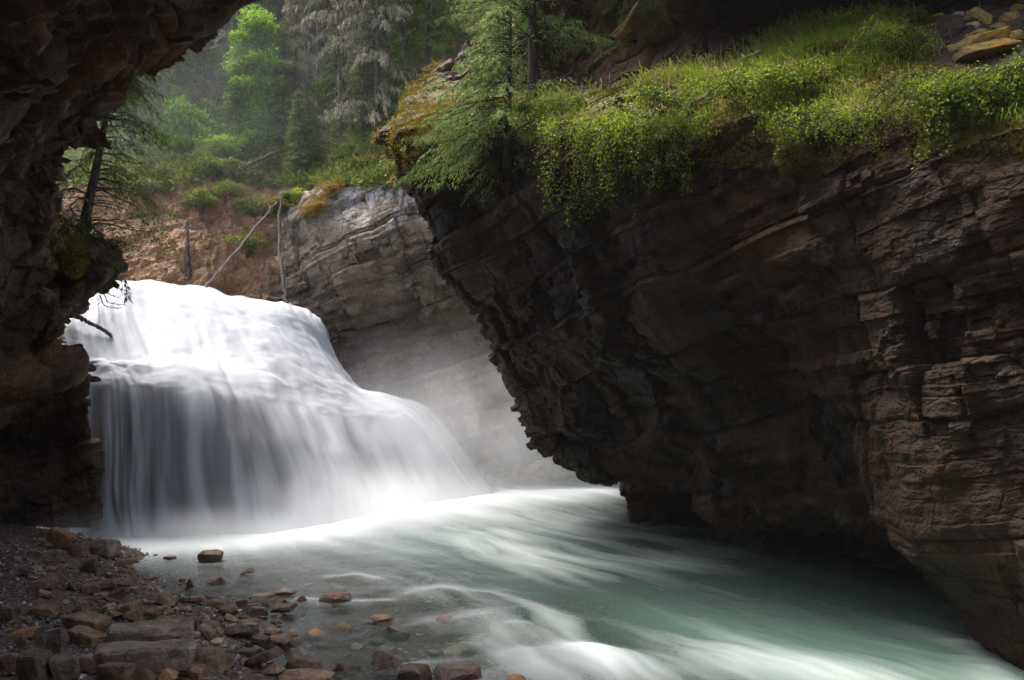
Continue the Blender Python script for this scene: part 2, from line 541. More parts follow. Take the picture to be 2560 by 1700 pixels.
# ---------------------------------------------------------------- left overhang and bank
L = [  # rows top to bottom, columns wrap -> silhouette -> towards the viewer's left
 [(560,-500,11),(700,-420,5.6),(300,-400,4.4),(-200,-400,3.2),(-900,-400,1.8),(-1600,-400,1.0)],
 [(300,-200,12),(610,-110,6.0),(330,-110,4.9),(-100,-100,3.7),(-900,-100,2.2),(-1900,-100,1.0)],
 [(280,0,12.5),(505,15,6.5),(300,10,5.4),(-80,0,4.2),(-900,0,2.6),(-2000,0,1.2)],
 [(180,120,13),(398,118,7.2),(230,130,6.1),(-60,140,4.9),(-900,160,3.0),(-2100,160,1.4)],
 [(80,180,13),(302,176,7.8),(180,220,6.7),(-60,240,5.4),(-900,260,3.4),(-2200,260,1.6)],
 [(60,260,13.5),(248,250,8.4),(130,300,7.3),(-60,320,6.0),(-900,340,3.8),(-2300,340,1.8)],
 [(-60,400,14),(158,405,9.0),(50,430,7.9),(-70,440,6.6),(-900,460,4.2),(-2300,460,2.0)],
 [(-70,560,14),(132,560,9.6),(30,570,8.5),(-80,580,7.2),(-900,600,4.6),(-2300,600,2.2)],
 [(-40,700,14),(150,690,10.2),(70,690,9.1),(-80,700,7.8),(-900,720,5.0),(-2300,720,2.4)],
 [(-20,820,14),(142,812,10.8),(90,800,9.8),(-80,800,8.5),(-900,820,5.4),(-2300,820,2.6)],
 [(0,905,14),(140,890,11.4),(70,880,10.7),(-60,880,9.6),(-900,900,5.8),(-2300,900,2.8)],
 [(40,960,14.5),(190,945,11.9),(120,960,11.4),(-60,970,10.6),(-900,1000,6.2),(-2300,1000,3.0)],
 [(50,1030,15),(222,1030,12.3),(130,1040,12.2),(-60,1050,11.6),(-900,1080,6.7),(-2300,1100,3.2)],
 [(60,1200,15),(242,1180,12.5),(130,1180,12.5),(-60,1190,11.9),(-900,1200,7.0),(-2300,1300,3.4)],
 [(60,1420,15),(246,1330,12.4),(130,1320,12.3),(-60,1320,11.5),(-900,1400,7.0),(-2300,1700,3.4)],
]
nv, nu = 800, 560
G = patch(L, nv, nu)
N = normals(G)
if np.mean(np.sum(N * (G - np.array([0, 0, H])), -1)) > 0:
    N = -N
v = np.linspace(0, len(L) - 1, nv)[:, None] * np.ones((1, nu))
LG, tint = rock_relief(G, N, 23, 0.85, big=(0.7, 0.7, 0.4), small=(0.22, 0.22, 0.1))
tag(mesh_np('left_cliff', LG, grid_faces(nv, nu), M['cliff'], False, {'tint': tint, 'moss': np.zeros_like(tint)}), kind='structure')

# rock nose that carries the leaning spruce
O = [
 [(-40,560,12.5),(60,585,11.6),(130,600,10.9),(190,600,10.7),(250,625,10.8),(275,640,11.6),(240,660,13)],
 [(-40,600,12.0),(50,620,11.0),(125,640,10.4),(200,645,10.2),(256,648,10.4),(282,662,11.2),(250,674,13)],
 [(-40,680,12.0),(50,690,11.0),(120,700,10.4),(190,705,10.2),(250,700,10.5),(268,690,11.3),(240,700,13)],
 [(-40,760,12.5),(40,770,11.6),(105,775,11.0),(155,775,10.9),(186,752,11.1),(204,742,11.7),(200,740,13)],
 [(-40,860,13),(40,860,12),(95,850,11.6),(130,838,11.5),(160,815,11.7),(172,800,12.2),(190,790,13.4)],
]
nv, nu = 240, 240
G = patch(O, nv, nu)
N = normals(G)
if np.mean(np.sum(N * (G - np.array([0, 0, H])), -1)) > 0:
    N = -N
OG, tint = rock_relief(G, N, 37, 0.75, big=(0.34, 0.34, 0.2), small=(0.15, 0.15, 0.07))
v = np.linspace(0, 4, nv)[:, None] * np.ones((1, nu))
u = np.linspace(0, 6, nu)[None] * np.ones((nv, 1))
moss = 0.75 * (1 - smooth(0.5, 1.0, v)) + 0.7 * np.exp(-((u - 2.6) ** 2 / 0.35 + (v - 1.0) ** 2 / 0.8))
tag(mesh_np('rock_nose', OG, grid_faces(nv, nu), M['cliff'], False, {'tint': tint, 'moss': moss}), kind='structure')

# the canyon closes behind the photographer; unseen roof overhead added to block sky light
K = np.array([[(x, y, 5.6 - 0.10 * (x + 6) ** 2 * 0.12 + 0.9 * math.sin(x * .7) * math.cos(y * .5)) for x in np.linspace(-14, -2.8, 7)] for y in np.linspace(-8, 3.6, 6)])
K[:, 0, 2] = -1
K[:, 1, 2] = 3.5
K[0, :, 2] = np.minimum(K[0, :, 2], 1.0)
KG = cr_axis(cr_axis(K, 110, 0), 110, 1)
KN = normals(KG)
KG, tint = rock_relief(KG, KN, 41, 0.8)
tag(mesh_np('unseen_cave_roof', KG, grid_faces(110, 110), M['cliff'], False, {'tint': tint, 'moss': tint * 0}), kind='structure')
B = np.array([[(x, -7.5 - 0.6 * math.sin(x * .8) + 0.25 * z, z) for x in np.linspace(-14, 14, 12)] for z in (-1, 1, 3, 5, 7, 9)])
BG = cr_axis(cr_axis(B, 90, 0), 140, 1)
BG, tint = rock_relief(BG, normals(BG), 43, 0.8)
tag(mesh_np('canyon_wall', BG, grid_faces(90, 140), M['cliff'], False, {'tint': tint, 'moss': tint * 0}), kind='structure')

# ---------------------------------------------------------------- far canyon wall, orange bank and forest slope
PXS = (-400, 80, 250, 480, 690, 850, 1000, 1250, 1750)
def colr(*a): return a
HR = [
 [(1330,18.5)]*4 + [(1330,18.8),(1330,19.4),(1300,19.6),(1300,19.4),(1300,18.8)],
 [(1120,18.6)]*4 + [(1120,18.9),(1100,19.8),(1100,20.2),(1100,19.9),(1100,19.2)],
 [(930,18.9)]*4 + [(930,19.2),(930,20.2),(930,20.6),(930,20.4),(930,19.4)],
 [(780,19.3),(780,19.3),(770,19.3),(770,19.3),(790,19.6),(800,19.9),(810,20.2),(810,20.3),(810,19.4)],
 [(660,20.0),(660,20.0),(650,20.0),(640,20.0),(660,20.2),(680,19.4),(680,19.4),(680,19.5),(680,19.2)],
 [(540,20.9),(540,20.9),(530,20.9),(520,20.8),(560,20.6),(560,19.3),(560,19.1),(560,19.2),(560,19.0)],
 [(430,22.0),(430,22.0),(430,22.0),(420,21.8),(470,21.4),(468,19.9),(445,19.4),(440,19.3),(440,19.0)],
 [(360,23.6),(360,23.6),(360,23.6),(360,23.4),(390,23.0),(400,21.4),(390,20.6),(380,20.4),(380,20)],
 [(250,26.5),(250,26.5),(250,26.5),(250,26.0),(280,25.6),(290,24.0),(290,23.0),(280,22.5),(280,22)],
 [(80,31)]*4 + [(80,30.5),(90,29.5),(90,28),(90,27),(90,26)],
 [(-200,39)]*9,
 [(-700,56)]*9,
]
HR = [[(PXS[k], *c) for k, c in enumerate(r)] for r in HR]
nv, nu = 560, 620
G = patch(HR, nv, nu)
N = normals(G)
if np.mean(np.sum(N * (G - np.array([0, 0, H])), -1)) > 0:
    N = -N
v = np.linspace(0, len(HR) - 1, nv)[:, None] * np.ones((1, nu))
gpx, gpy = proj(G)
wob = 40 * fbm(G * 0.6, 3, 53)
rockmask = smooth(640, 720, gpx + wob) * (1 - smooth(6.0, 6.4, v))
HG, tint = rock_relief(G, N, 51, 0.8, big=(1.3, 1.3, 0.9), small=(0.36, 0.36, 0.16), mask=0.42 + 0.58 * rockmask)
HG += N * ((1 - rockmask) * (0.40 * fbm(G * 0.9, 4, 57) + 0.16 * fbm(G * 3.5, 4, 59, .65) + 0.25 * fbm(G * np.array([1.6, .6, .35]), 4, 60, .6)))[..., None]
soil = (1 - rockmask)
white = rockmask * np.clip(smooth(640, 470, gpy + wob) * (0.35 + 0.65 * np.maximum(smooth(880, 700, gpx), smooth(640, 500, gpy))), 0, 1)
up = smooth(5.9, 6.8, v + 0.4 * fbm(G * .5, 3, 58))
moss = 0.6 * up * (1 - 0.0 * rockmask) + 0.5 * np.exp(-((v - 6.15) / 0.22) ** 2) * smooth(680, 740, gpx)
HILL = HG.reshape(-1, 3)
tag(mesh_np('hillside', HG, grid_faces(nv, nu), M['farrock'], False, {'tint': tint, 'moss': moss, 'soil': soil, 'white': white}), kind='structure')
def hill_z(x, y):
    k = np.argmin((HILL[:, 0] - x) ** 2 + (HILL[:, 1] - y) ** 2 + np.where(HILL[:, 2] < 5.0, 4.0, 0.0))
    return HILL[k]

# ---------------------------------------------------------------- river bed and gravel bank
def zbed(x, y):
    x = np.asarray(x, float); y = np.asarray(y, float)
    s = (x + 1.4 + (y - 6.5) * 0.73) / 1.238           # signed distance from the water line, + is water
    s = s + 0.18 * np.sin(y * 2.1) + 0.12 * np.sin(y * 4.7 + x)
    bank = np.where(s < 0, 0.42 * (1 - np.exp(s / 1.1)) , 0)
    bed = np.where(s > 0, -0.10 * (1 - np.exp(-s / 0.5)) - 0.55 * smooth(1.6, 4.5, s), 0)
    fall = smooth(12.0, 12.6, y + 0.0 * x)
    return bank + bed - 0.0 * fall
def ground_at(px, py):
    """first point of the bank or bed on the sight line"""
    lo = None
    for y in np.linspace(3.0, 20, 681):
        p = P(px, py, y)
        if p[2] < float(zbed(p[0], p[1])):
            return Vector((p[0], p[1], float(zbed(p[0], p[1]))))
    return Vector(P(px, py, 20))
gx, gy = np.meshgrid(np.linspace(-10, 9, 480), np.linspace(-8, 21, 620))
gz = zbed(gx, gy)
GP = np.stack([gx, gy, gz], -1)
gz = gz + 0.035 * fbm(GP * 1.7, 4, 61) + 0.016 * fbm(GP * 9.0, 3, 62)
f1, f2, r1, r2 = cells(np.stack([gx * 11, gy * 11, gx * 0], -1), 63)
gz += 0.022 * (0.5 - f1) * (r1 > 0.35)
GP[..., 2] = gz
m = NT('river_gravel')
p = m.pos()
v1 = m.voro(p, 26, 'F1', 'Color'); v2 = m.voro(p, 26)
sep = m.n('ShaderNodeSeparateColor'); m.l(v1, sep.inputs[0])
col = m.ramp(sep.outputs[0], [(0.0, (0.03, 0.024, 0.02)), (0.5, (0.10, 0.072, 0.055)), (0.86, (0.17, 0.12, 0.085)), (1.0, (0.42, 0.37, 0.33))])
dirt = m.mix(m.ramp(m.noise(p, 12, 5, 0.7), [(0.35, 0.0), (0.65, 1.0)]), (0.07, 0.043, 0.036), (0.17, 0.108, 0.086))
col = m.mix(m.ramp(m.noise(p, 1.1, 4, 0.6), [(0.42, 0.0), (0.56, 1.0)]), col, dirt)
nb = m.bump(v2, 0.9, 0.03)
nb = m.bump(m.noise(p, 60, 4, 0.7), 0.6, 0.01, nb)
M['gravel'] = m.done(m.bsdf(col, 0.75, nb, 0.35))
tag(mesh_np('ground', GP, grid_faces(620, 480), M['gravel'], True), kind='structure')

# ---------------------------------------------------------------- pool
nx, ny = 620, 680
wx, wy = np.meshgrid(np.linspace(-7.5, 9.5, nx), np.linspace(1.0, 20.5, ny))
WP = np.stack([wx, wy, 0 * wx], -1)
wpx, wpy = proj(WP)
def stroke(pts, wid, soft=1.0):
    """soft ridge along a line given by picture points lying on the water"""
    q = []
    for (a, b) in pts:
        yy = (H * F / max(b - 950.0, 40)) 
        q.append(P(a, b, yy)[:2])
    best = np.full(wx.shape, 1e9)
    for (x0, y0), (x1, y1) in zip(q[:-1], q[1:]):
        dx, dy = x1 - x0, y1 - y0
        t = np.clip(((wx - x0) * dx + (wy - y0) * dy) / (dx * dx + dy * dy), 0, 1)
        best = np.minimum(best, (wx - x0 - t * dx) ** 2 + (wy - y0 - t * dy) ** 2)
    return np.exp(-best / (2 * wid * wid))
# flow runs from the foot of the fall to the lower right
fa = math.radians(-58)
fl = wx * math.cos(fa) + wy * math.sin(fa)      # along the flow
fc = -wx * math.sin(fa) + wy * math.cos(fa)     # across it
wob = 0.35 * fbm(WP * 0.5, 3, 81)
st1 = fbm(np.stack([fl * 0.35, (fc + wob) * 2.2, 0 * fl], -1), 5, 83, 0.6)
st2 = fbm(np.stack([fl * 0.6, (fc + wob) * 3.4, 0 * fl + 3], -1), 4, 87, 0.5)
foam = np.zeros_like(wx)
hgt = np.zeros_like(wx)
base_line = [(285,1358),(330,1362),(480,1352),(700,1326),(860,1296),(1020,1268),(1150,1248),(1300,1238),(1480,1232)]
near = stroke(base_line, 0.55)
foam += (0.62 + 0.4 * smooth(-1.5, -3.0, wx)) * near * (0.95 + 0.35 * st1) + 0.34 * stroke(base_line, 0.9) * (0.8 + 0.45 * st1) + 0.10 * stroke(base_line, 2.0) * (0.7 + 1.1 * st1)
foam += 0.20 * stroke([(1100,1255),(1300,1275),(1450,1300),(1560,1330)], 0.7) * (0.7 + 0.8 * st1)
foam += 0.20 * stroke([(1250,1340),(1450,1385),(1640,1400),(1750,1390)], 0.45) * (0.7 + 1.0 * st1)
foam += 0.25 * stroke([(1200,1330),(1320,1400),(1500,1440)], 0.3) * (0.7 + 1.0 * st2)
for pts, wd, am, hh in (
    ([(1100,1480),(1200,1492),(1290,1520),(1420,1560)], 0.16, 0.75, 0.07),
    ([(1140,1560),(1200,1552),(1260,1575)], 0.17, 0.55, 0.07),
    ([(1240,1610),(1310,1585),(1390,1600),(1480,1650)], 0.12, 0.62, 0.05),
    ([(1330,1640),(1480,1650),(1640,1690)], 0.15, 0.65, 0.06),
    ([(1260,1690),(1400,1668),(1500,1690)], 0.14, 0.7, 0.05),
    ([(1480,1680),(1600,1640),(1760,1650),(1960,1680),(2200,1720)], 0.22, 0.75, 0.05),
    ([(1840,1640),(2050,1670),(2300,1715)], 0.20, 0.55, 0.02),
    ([(740,1497),(850,1502),(960,1500)], 0.07, 0.55, 0.02),
    ([(840,1440),(890,1437),(930,1445)], 0.07, 0.35, 0.02),
    ([(1050,1660),(1180,1648),(1300,1640)], 0.08, 0.35, 0.02),
    ([(2420,1610),(2470,1650),(2560,1720)], 0.10, 0.8, 0.05),
    ([(1650,1590),(1900,1620),(2200,1660)], 0.25, 0.22, 0.02)):
    s = stroke(pts, wd * 1.45)
    foam += 0.38 * am * s * np.clip(0.65 + 0.9 * st2 + 0.5 * st1, 0, 2)
    hgt += hh * stroke(pts, wd * 1.3)
milk_light = stroke([(1500,1600),(1750,1610),(2000,1650),(2300,1700)], 1.0) * (0.8 + 0.4 * st1)  # milky water, also painting in the sky-lit brightness beyond the overhang's shade
foam = np.clip(foam + 0.11 * (st1 + st2) * smooth(-1.0, 2.0, wx + 0.7 * (wy - 7)), 0, 1.2)
depth = -zbed(wx, wy)
hgt += 0.06 * near + 0.018 * st1 * smooth(0.0, 0.25, depth) + 0.008 * fbm(WP * 2.0, 3, 91)
WP[..., 2] = hgt
m = NT('glacial_water')
fo, de, mi = m.attr('foam'), m.attr('depth'), m.attr('milk_light')
p = m.pos()
deep = m.mix(m.ramp(mi, [(0.0, 0.0), (0.9, 1.0)]), (0.046, 0.074, 0.067), (0.13, 0.225, 0.185))
nz = m.noise(m.pos((1, 1, 1), (0, 0, -fa)), 1.0, 3)
body = m.n('ShaderNodeBsdfDiffuse'); m.l(deep, body.inputs['Color'])
tr = m.n('ShaderNodeBsdfTransparent'); tr.inputs['Color'].default_value = (0.72, 0.80, 0.80, 1)
mx = m.n('ShaderNodeMixShader')
m.l(m.ramp(de, [(0.0, 0.04), (0.10, 0.22), (0.45, 0.85), (0.7, 1.0)]), mx.inputs[0])
m.l(tr.outputs[0], mx.inputs[1]); m.l(body.outputs[0], mx.inputs[2])
gl = m.n('ShaderNodeBsdfGlossy'); gl.inputs['Roughness'].default_value = 0.22
gl.inputs['Color'].default_value = (0.9, 0.95, 1.0, 1)
fr = m.n('ShaderNodeFresnel'); fr.inputs['IOR'].default_value = 1.33
mg = m.n('ShaderNodeMixShader')
m.l(m.math('MULTIPLY', fr.outputs[0], 0.8), mg.inputs[0]); m.l(mx.outputs[0], mg.inputs[1]); m.l(gl.outputs[0], mg.inputs[2])
wh = m.n('ShaderNodeBsdfDiffuse'); wh.inputs['Color'].default_value = (0.66, 0.72, 0.73, 1)
mf = m.n('ShaderNodeMixShader')
m.l(m.ramp(fo, [(0.02, 0.0), (0.9, 1.0)]), mf.inputs[0]); m.l(mg.outputs[0], mf.inputs[1]); m.l(wh.outputs[0], mf.inputs[2])
M['water'] = m.done(mf.outputs[0])
tag(mesh_np('water', WP, grid_faces(ny, nx), M['water'], True, {'foam': foam, 'depth': depth, 'milk_light': milk_light}), kind='structure')

# ---------------------------------------------------------------- waterfall over its rock ledge
def base(px, py): return (px, py, H * F / (py - 950.0))
WF = [
 [(150,725,19),(230,712,19),(330,700,19.5),(470,712,19.6),(600,740,19.7),(720,757,19.7),(790,790,19.7),(815,830,20.2)],
 [(185,752,14.6),(240,728,15.4),(330,709,16.3),(470,724,17.0),(600,752,17.3),(720,768,17.5),(800,803,17.9),(822,840,18.6)],
 [(160,815,13.2),(235,790,13.9),(330,775,14.9),(500,790,16.0),(640,805,16.6),(765,835,17.2),(835,890,17.8),(850,915,18.5)],
 [(166,880,12.8),(250,890,13.1),(370,890,13.5),(530,875,14.9),(682,870,16.0),(815,915,16.9),(890,965,17.7),(915,978,18.4)],
 [(150,915,12.95),(270,912,12.85),(385,910,12.95),(560,915,14.0),(722,950,15.4),(865,985,16.6),(965,990,17.5),(1015,990,18.2)],
 [(160,975,12.75),(290,968,12.58),(400,968,12.62),(592,985,13.4),(762,1030,14.9),(912,1050,16.3),(1035,1030,17.3),(1090,1010,18.0)],
 [(165,1080,12.75),(296,1070,12.46),(410,1070,12.46),(625,1085,13.05),(800,1120,14.4),(960,1120,16.0),(1095,1095,17.1),(1160,1080,17.7)],
 [(168,1220,12.75),(300,1220,12.38),(415,1220,12.36),(652,1215,12.8),(836,1215,14.0),(1005,1200,15.7),(1150,1170,16.8),(1225,1160,17.4)],
 [(170,1350,12.7),base(304,1350),base(420,1346),base(675,1338),base(866,1306),base(1045,1268),base(1200,1245),base(1285,1236)],
]
nv, nu = 420, 460
G = patch(WF, nv, nu)
N = normals(G)
if np.mean(np.sum(N * (G - np.array([0, 0, H])), -1)) > 0:
    N = -N
v = np.linspace(0, len(WF) - 1, nv)[:, None] * np.ones((1, nu))
u = np.linspace(0, len(WF[0]) - 1, nu)[None] * np.ones((nv, 1))
# strands: coordinates that run with the water
us = u + 0.12 * noise(np.stack([u * 0.8, v * 0.5, 0 * u], -1), 101)
s_big = fbm(np.stack([us * 1.7, v * 0.28, 0 * u], -1), 3, 103, 0.6)
s_mid = fbm(np.stack([us * 4.0, v * 0.20, 0 * u + 2], -1), 3, 105, 0.42)
s_fine = fbm(np.stack([us * 18, v * 0.35, 0 * u + 5], -1), 3, 107, 0.6)
curtain = smooth(4.4, 5.6, v)
lumps = fbm(np.stack([us * 1.6, v * 1.5, 0 * u + 8], -1), 3, 109)
FG = G + N * (0.10 * s_big + 0.05 * s_mid * (0.15 + curtain) + 0.05 * lumps * (1 - curtain))[..., None]
dens = 0.80 + 0.55 * s_big * (0.25 + curtain) + 0.55 * s_mid * (0.2 + curtain) + 0.05 * s_fine * curtain
left = 1 - smooth(2.6, 3.8, u)
dens += curtain * left * (0.55 * s_mid + 0.25 * s_big - 0.20)
dens += (1 - curtain) * (0.24 + 0.40 * s_mid + 0.40 * lumps) + 0.35 * np.exp(-((v - 4.4) / 0.35) ** 2)
dens += 0.30 * smooth(3.6, 5.2, u) * curtain
dens -= 0.45 * np.exp(-((v - 5.0) / 0.16) ** 2) * (1 - smooth(2.0, 2.6, u)) * (0.5 + 1.2 * s_mid)
dens -= 0.75 * np.exp(-((v - 2.6) / 0.55) ** 2) * (1 - smooth(1.2, 2.4, u)) * (0.6 + 1.8 * s_mid)
dens -= 0.5 * np.exp(-((v - 4.15) / 0.10) ** 2) * (1 - smooth(1.7, 2.3, u)) * smooth(-.3, .2, lumps)
dens += 0.4 * smooth(7.3, 8.0, v)
edge = smooth(7.0, 5.7, u + 0.45 * s_mid + 0.3 * s_big) * smooth(0.0, 0.06, u + 0.02 * s_mid)
dens = np.clip(dens, 0.10 + 0.34 * smooth(4.4, 5.2, v), 1.0) * edge
m = NT('falling_water')
de = m.attr('veil')
wh = m.n('ShaderNodeBsdfDiffuse'); wh.inputs['Color'].default_value = (0.62, 0.65, 0.71, 1)
tl = m.n('ShaderNodeBsdfTranslucent'); tl.inputs['Color'].default_value = (0.72, 0.77, 0.84, 1)
mw = m.n('ShaderNodeMixShader'); mw.inputs[0].default_value = 0.3
m.l(wh.outputs[0], mw.inputs[1]); m.l(tl.outputs[0], mw.inputs[2])
tr = m.n('ShaderNodeBsdfTransparent')
mx = m.n('ShaderNodeMixShader')
m.l(de, mx.inputs[0]); m.l(tr.outputs[0], mx.inputs[1]); m.l(mw.outputs[0], mx.inputs[2])
M['fall'] = m.done(mx.outputs[0])
tag(mesh_np('waterfall', FG, grid_faces(nv, nu), M['fall'], True, {'veil': dens}), kind='structure')
nv2, nu2 = 300, 300
G2 = patch(WF, nv2, nu2)
N2 = normals(G2)
if np.mean(np.sum(N2 * (G2 - np.array([0, 0, H])), -1)) > 0:
    N2 = -N2
LG2, tint = rock_relief(G2 - N2 * 0.34, N2, 111, 0.42, big=(0.7, 0.7, 0.25), small=(0.25, 0.25, 0.08))
tag(mesh_np('rock_ledge', LG2, grid_faces(nv2, nu2), M['wetrock'], False, {'tint': tint}), kind='structure')
# ---------------------------------------------------------------- foliage materials
M['needle'] = leaf_mat('spruce_needles', (0.034, 0.068, 0.014), (0.115, 0.185, 0.038), (0.24, 0.31, 0.07), 0.45)
M['lichen'] = leaf_mat('hanging_lichen', (0.07, 0.09, 0.045), (0.20, 0.19, 0.125), (0.42, 0.38, 0.28), 0.3)
M['spring'] = leaf_mat('spring_leaves', (0.07, 0.16, 0.012), (0.20, 0.38, 0.03), (0.36, 0.52, 0.06), 0.45)
M['ledgeleaf'] = leaf_mat('ledge_leaves', (0.034, 0.066, 0.005), (0.15, 0.215, 0.012), (0.38, 0.44, 0.03), 0.45)
M['grass'] = leaf_mat('ledge_grass', (0.40, 0.29, 0.15), (0.13, 0.20, 0.015), (0.34, 0.42, 0.04), 0.4)
M['dry'] = leaf_mat('golden_moss_grass', (0.16, 0.12, 0.015), (0.34, 0.22, 0.035), (0.50, 0.36, 0.14), 0.35)
M['under'] = leaf_mat('undergrowth', (0.06, 0.11, 0.02), (0.15, 0.21, 0.035), (0.32, 0.24, 0.06), 0.3)
M['fresh'] = leaf_mat('yellow_green_needles', (0.035, 0.06, 0.01), (0.10, 0.15, 0.018), (0.22, 0.28, 0.03), 0.4)  # yellow-green needle colour of the leaning spruce
M['bark'] = bark_mat('grey_bark', (0.045, 0.038, 0.034), (0.16, 0.14, 0.125))
M['darkbark'] = bark_mat('dark_bark', (0.022, 0.018, 0.015), (0.075, 0.058, 0.047))
M['deadwood'] = bark_mat('weathered_wood', (0.10, 0.072, 0.058), (0.27, 0.205, 0.17))
M['mossy'] = leaf_mat('moss_tufts', (0.045, 0.045, 0.004), (0.14, 0.125, 0.008), (0.33, 0.25, 0.02), 0.25)

def conifer(seed, H_, R_, z0, nb, droop, dens, leaf=(0.15, 0.042), lean=(0, 0), hang=0.25, rad=0.085, bare=8, azim=None, strands=0.0, top=True):
    rng = np.random.default_rng(seed)
    tr, fo = MB(), MB()
    li = tr
    zz = np.linspace(-0.4, H_, 12)
    bend = np.array([rng.normal() * .03, rng.normal() * .03])
    def axis(z):
        z = np.asarray(z, float)
        return np.stack([lean[0] * z + bend[0] * np.sin(z * .9), lean[1] * z + bend[1] * np.cos(z * .7) - bend[1], z], -1)
    tr.tube(axis(zz), np.maximum(rad * (1 - zz / (H_ * 1.04)) ** 0.8, 0.008) * (1 + 0.5 * np.exp(-np.maximum(zz, 0) * 5)), 8)
    for k in range(bare):                                  # dead stubs below the crown
        z = rng.uniform(0.3, max(z0, 0.6) + 0.4)
        a = rng.uniform(0, 6.28)
        L = rng.uniform(0.2, 0.55) * R_
        t = np.linspace(0, 1, 4)
        p = axis(z) + np.stack([np.cos(a) * t * L, np.sin(a) * t * L, -0.25 * L * t * t + 0.05 * t], -1)
        li.tube(p, 0.010 * (1 - 0.7 * t), 3)
    for k in range(nb):
        q = rng.random() ** 0.85
        z = z0 + (H_ - z0) * q
        a = rng.uniform(0, 6.28) if azim is None else rng.normal(azim[0], azim[1])
        L = (R_ * (1 - q) ** 0.65 * rng.uniform(0.6, 1.15) + 0.10)
        t = np.linspace(0, 1, 7)
        dr = droop * rng.uniform(0.6, 1.4)
        h = np.array([np.cos(a), np.sin(a)])
        pts = axis(z) + np.stack([h[0] * t * L, h[1] * t * L, L * (0.18 * t - dr * t * t + 0.10 * t ** 4)], -1)
        pts[1:, :] += rng.normal(size=(6, 3)) * 0.02 * L
        li.tube(pts, np.maximum(0.016 * L ** 0.5 * (1 - t), 0.003), 3)
        m = int(dens * L * 26 * rng.uniform(0.5, 1.2)) + 4
        s = rng.uniform(0.12, 1.02, m)
        i = np.minimum((s * 6).astype(int), 5)
        f = (s * 6 - i)[:, None]
        c = pts[i] * (1 - f) + pts[i + 1] * f
        d = unit(pts[i + 1] - pts[i])
        perp = np.stack([-d[:, 1], d[:, 0], d[:, 2] * 0], -1)
        sg = rng.choice([-1, 1], m)[:, None]
        tw = unit(d * rng.uniform(0.4, 1.0, (m, 1)) + perp * sg * 0.8 + np.array([0, 0, -hang]) * rng.uniform(0.3, 1.5, (m, 1)))
        tl = (0.30 * L * (1.05 - s) + 0.06)
        bt = rng.normal(0.45, 0.16)
        for j in range(4):
            off = rng.random(m) * tl
            cc = c + tw * off[:, None] + np.array([0, 0, -1.0]) * (hang * off ** 1.3)[:, None]
            dd = unit(tw + rng.normal(size=(m, 3)) * 0.35 + np.array([0, 0, -hang]))
            sd = unit(np.cross(dd, rng.normal(size=(m, 3))))
            fo.leaves(cc, dd, sd, leaf[0] * rng.uniform(0.6, 1.3, m), leaf[1] * rng.uniform(0.7, 1.3, m),
                      np.clip(bt + rng.normal(size=m) * 0.13 + 0.18 * (off / (tl + 1e-6)) + 0.1 * s, 0, 1))
        if strands:
            m2 = int(m * strands)
            ii = rng.integers(0, m, m2)
            cc = c[ii] + tw[ii] * (rng.random(m2) * tl[ii])[:, None]
            dd = unit(np.array([0, 0, -1.0]) + rng.normal(size=(m2, 3)) * 0.22)
            sd = unit(np.cross(dd, rng.normal(size=(m2, 3))))
            fo.leaves(cc, dd, sd, rng.uniform(0.08, 0.26, m2), rng.uniform(0.016, 0.032, m2), np.clip(rng.normal(0.72, 0.2, m2), 0, 1))
    return tr, fo

def tree_thing(name, parts, mats, label, group, cat='tree', loc=(0, 0, 0), rz=0, s=1.0):
    t = empty(name, loc)
    t.rotation_euler = (0, 0, rz)
    t.scale = (s, s, s)
    tag(t, label, cat, group)
    for nm, mb, mt in zip(('trunk', 'foliage'), parts, (mats[0], mats[2])):
        if mb.n:
            mb.build(nm, mt, t)
    return t

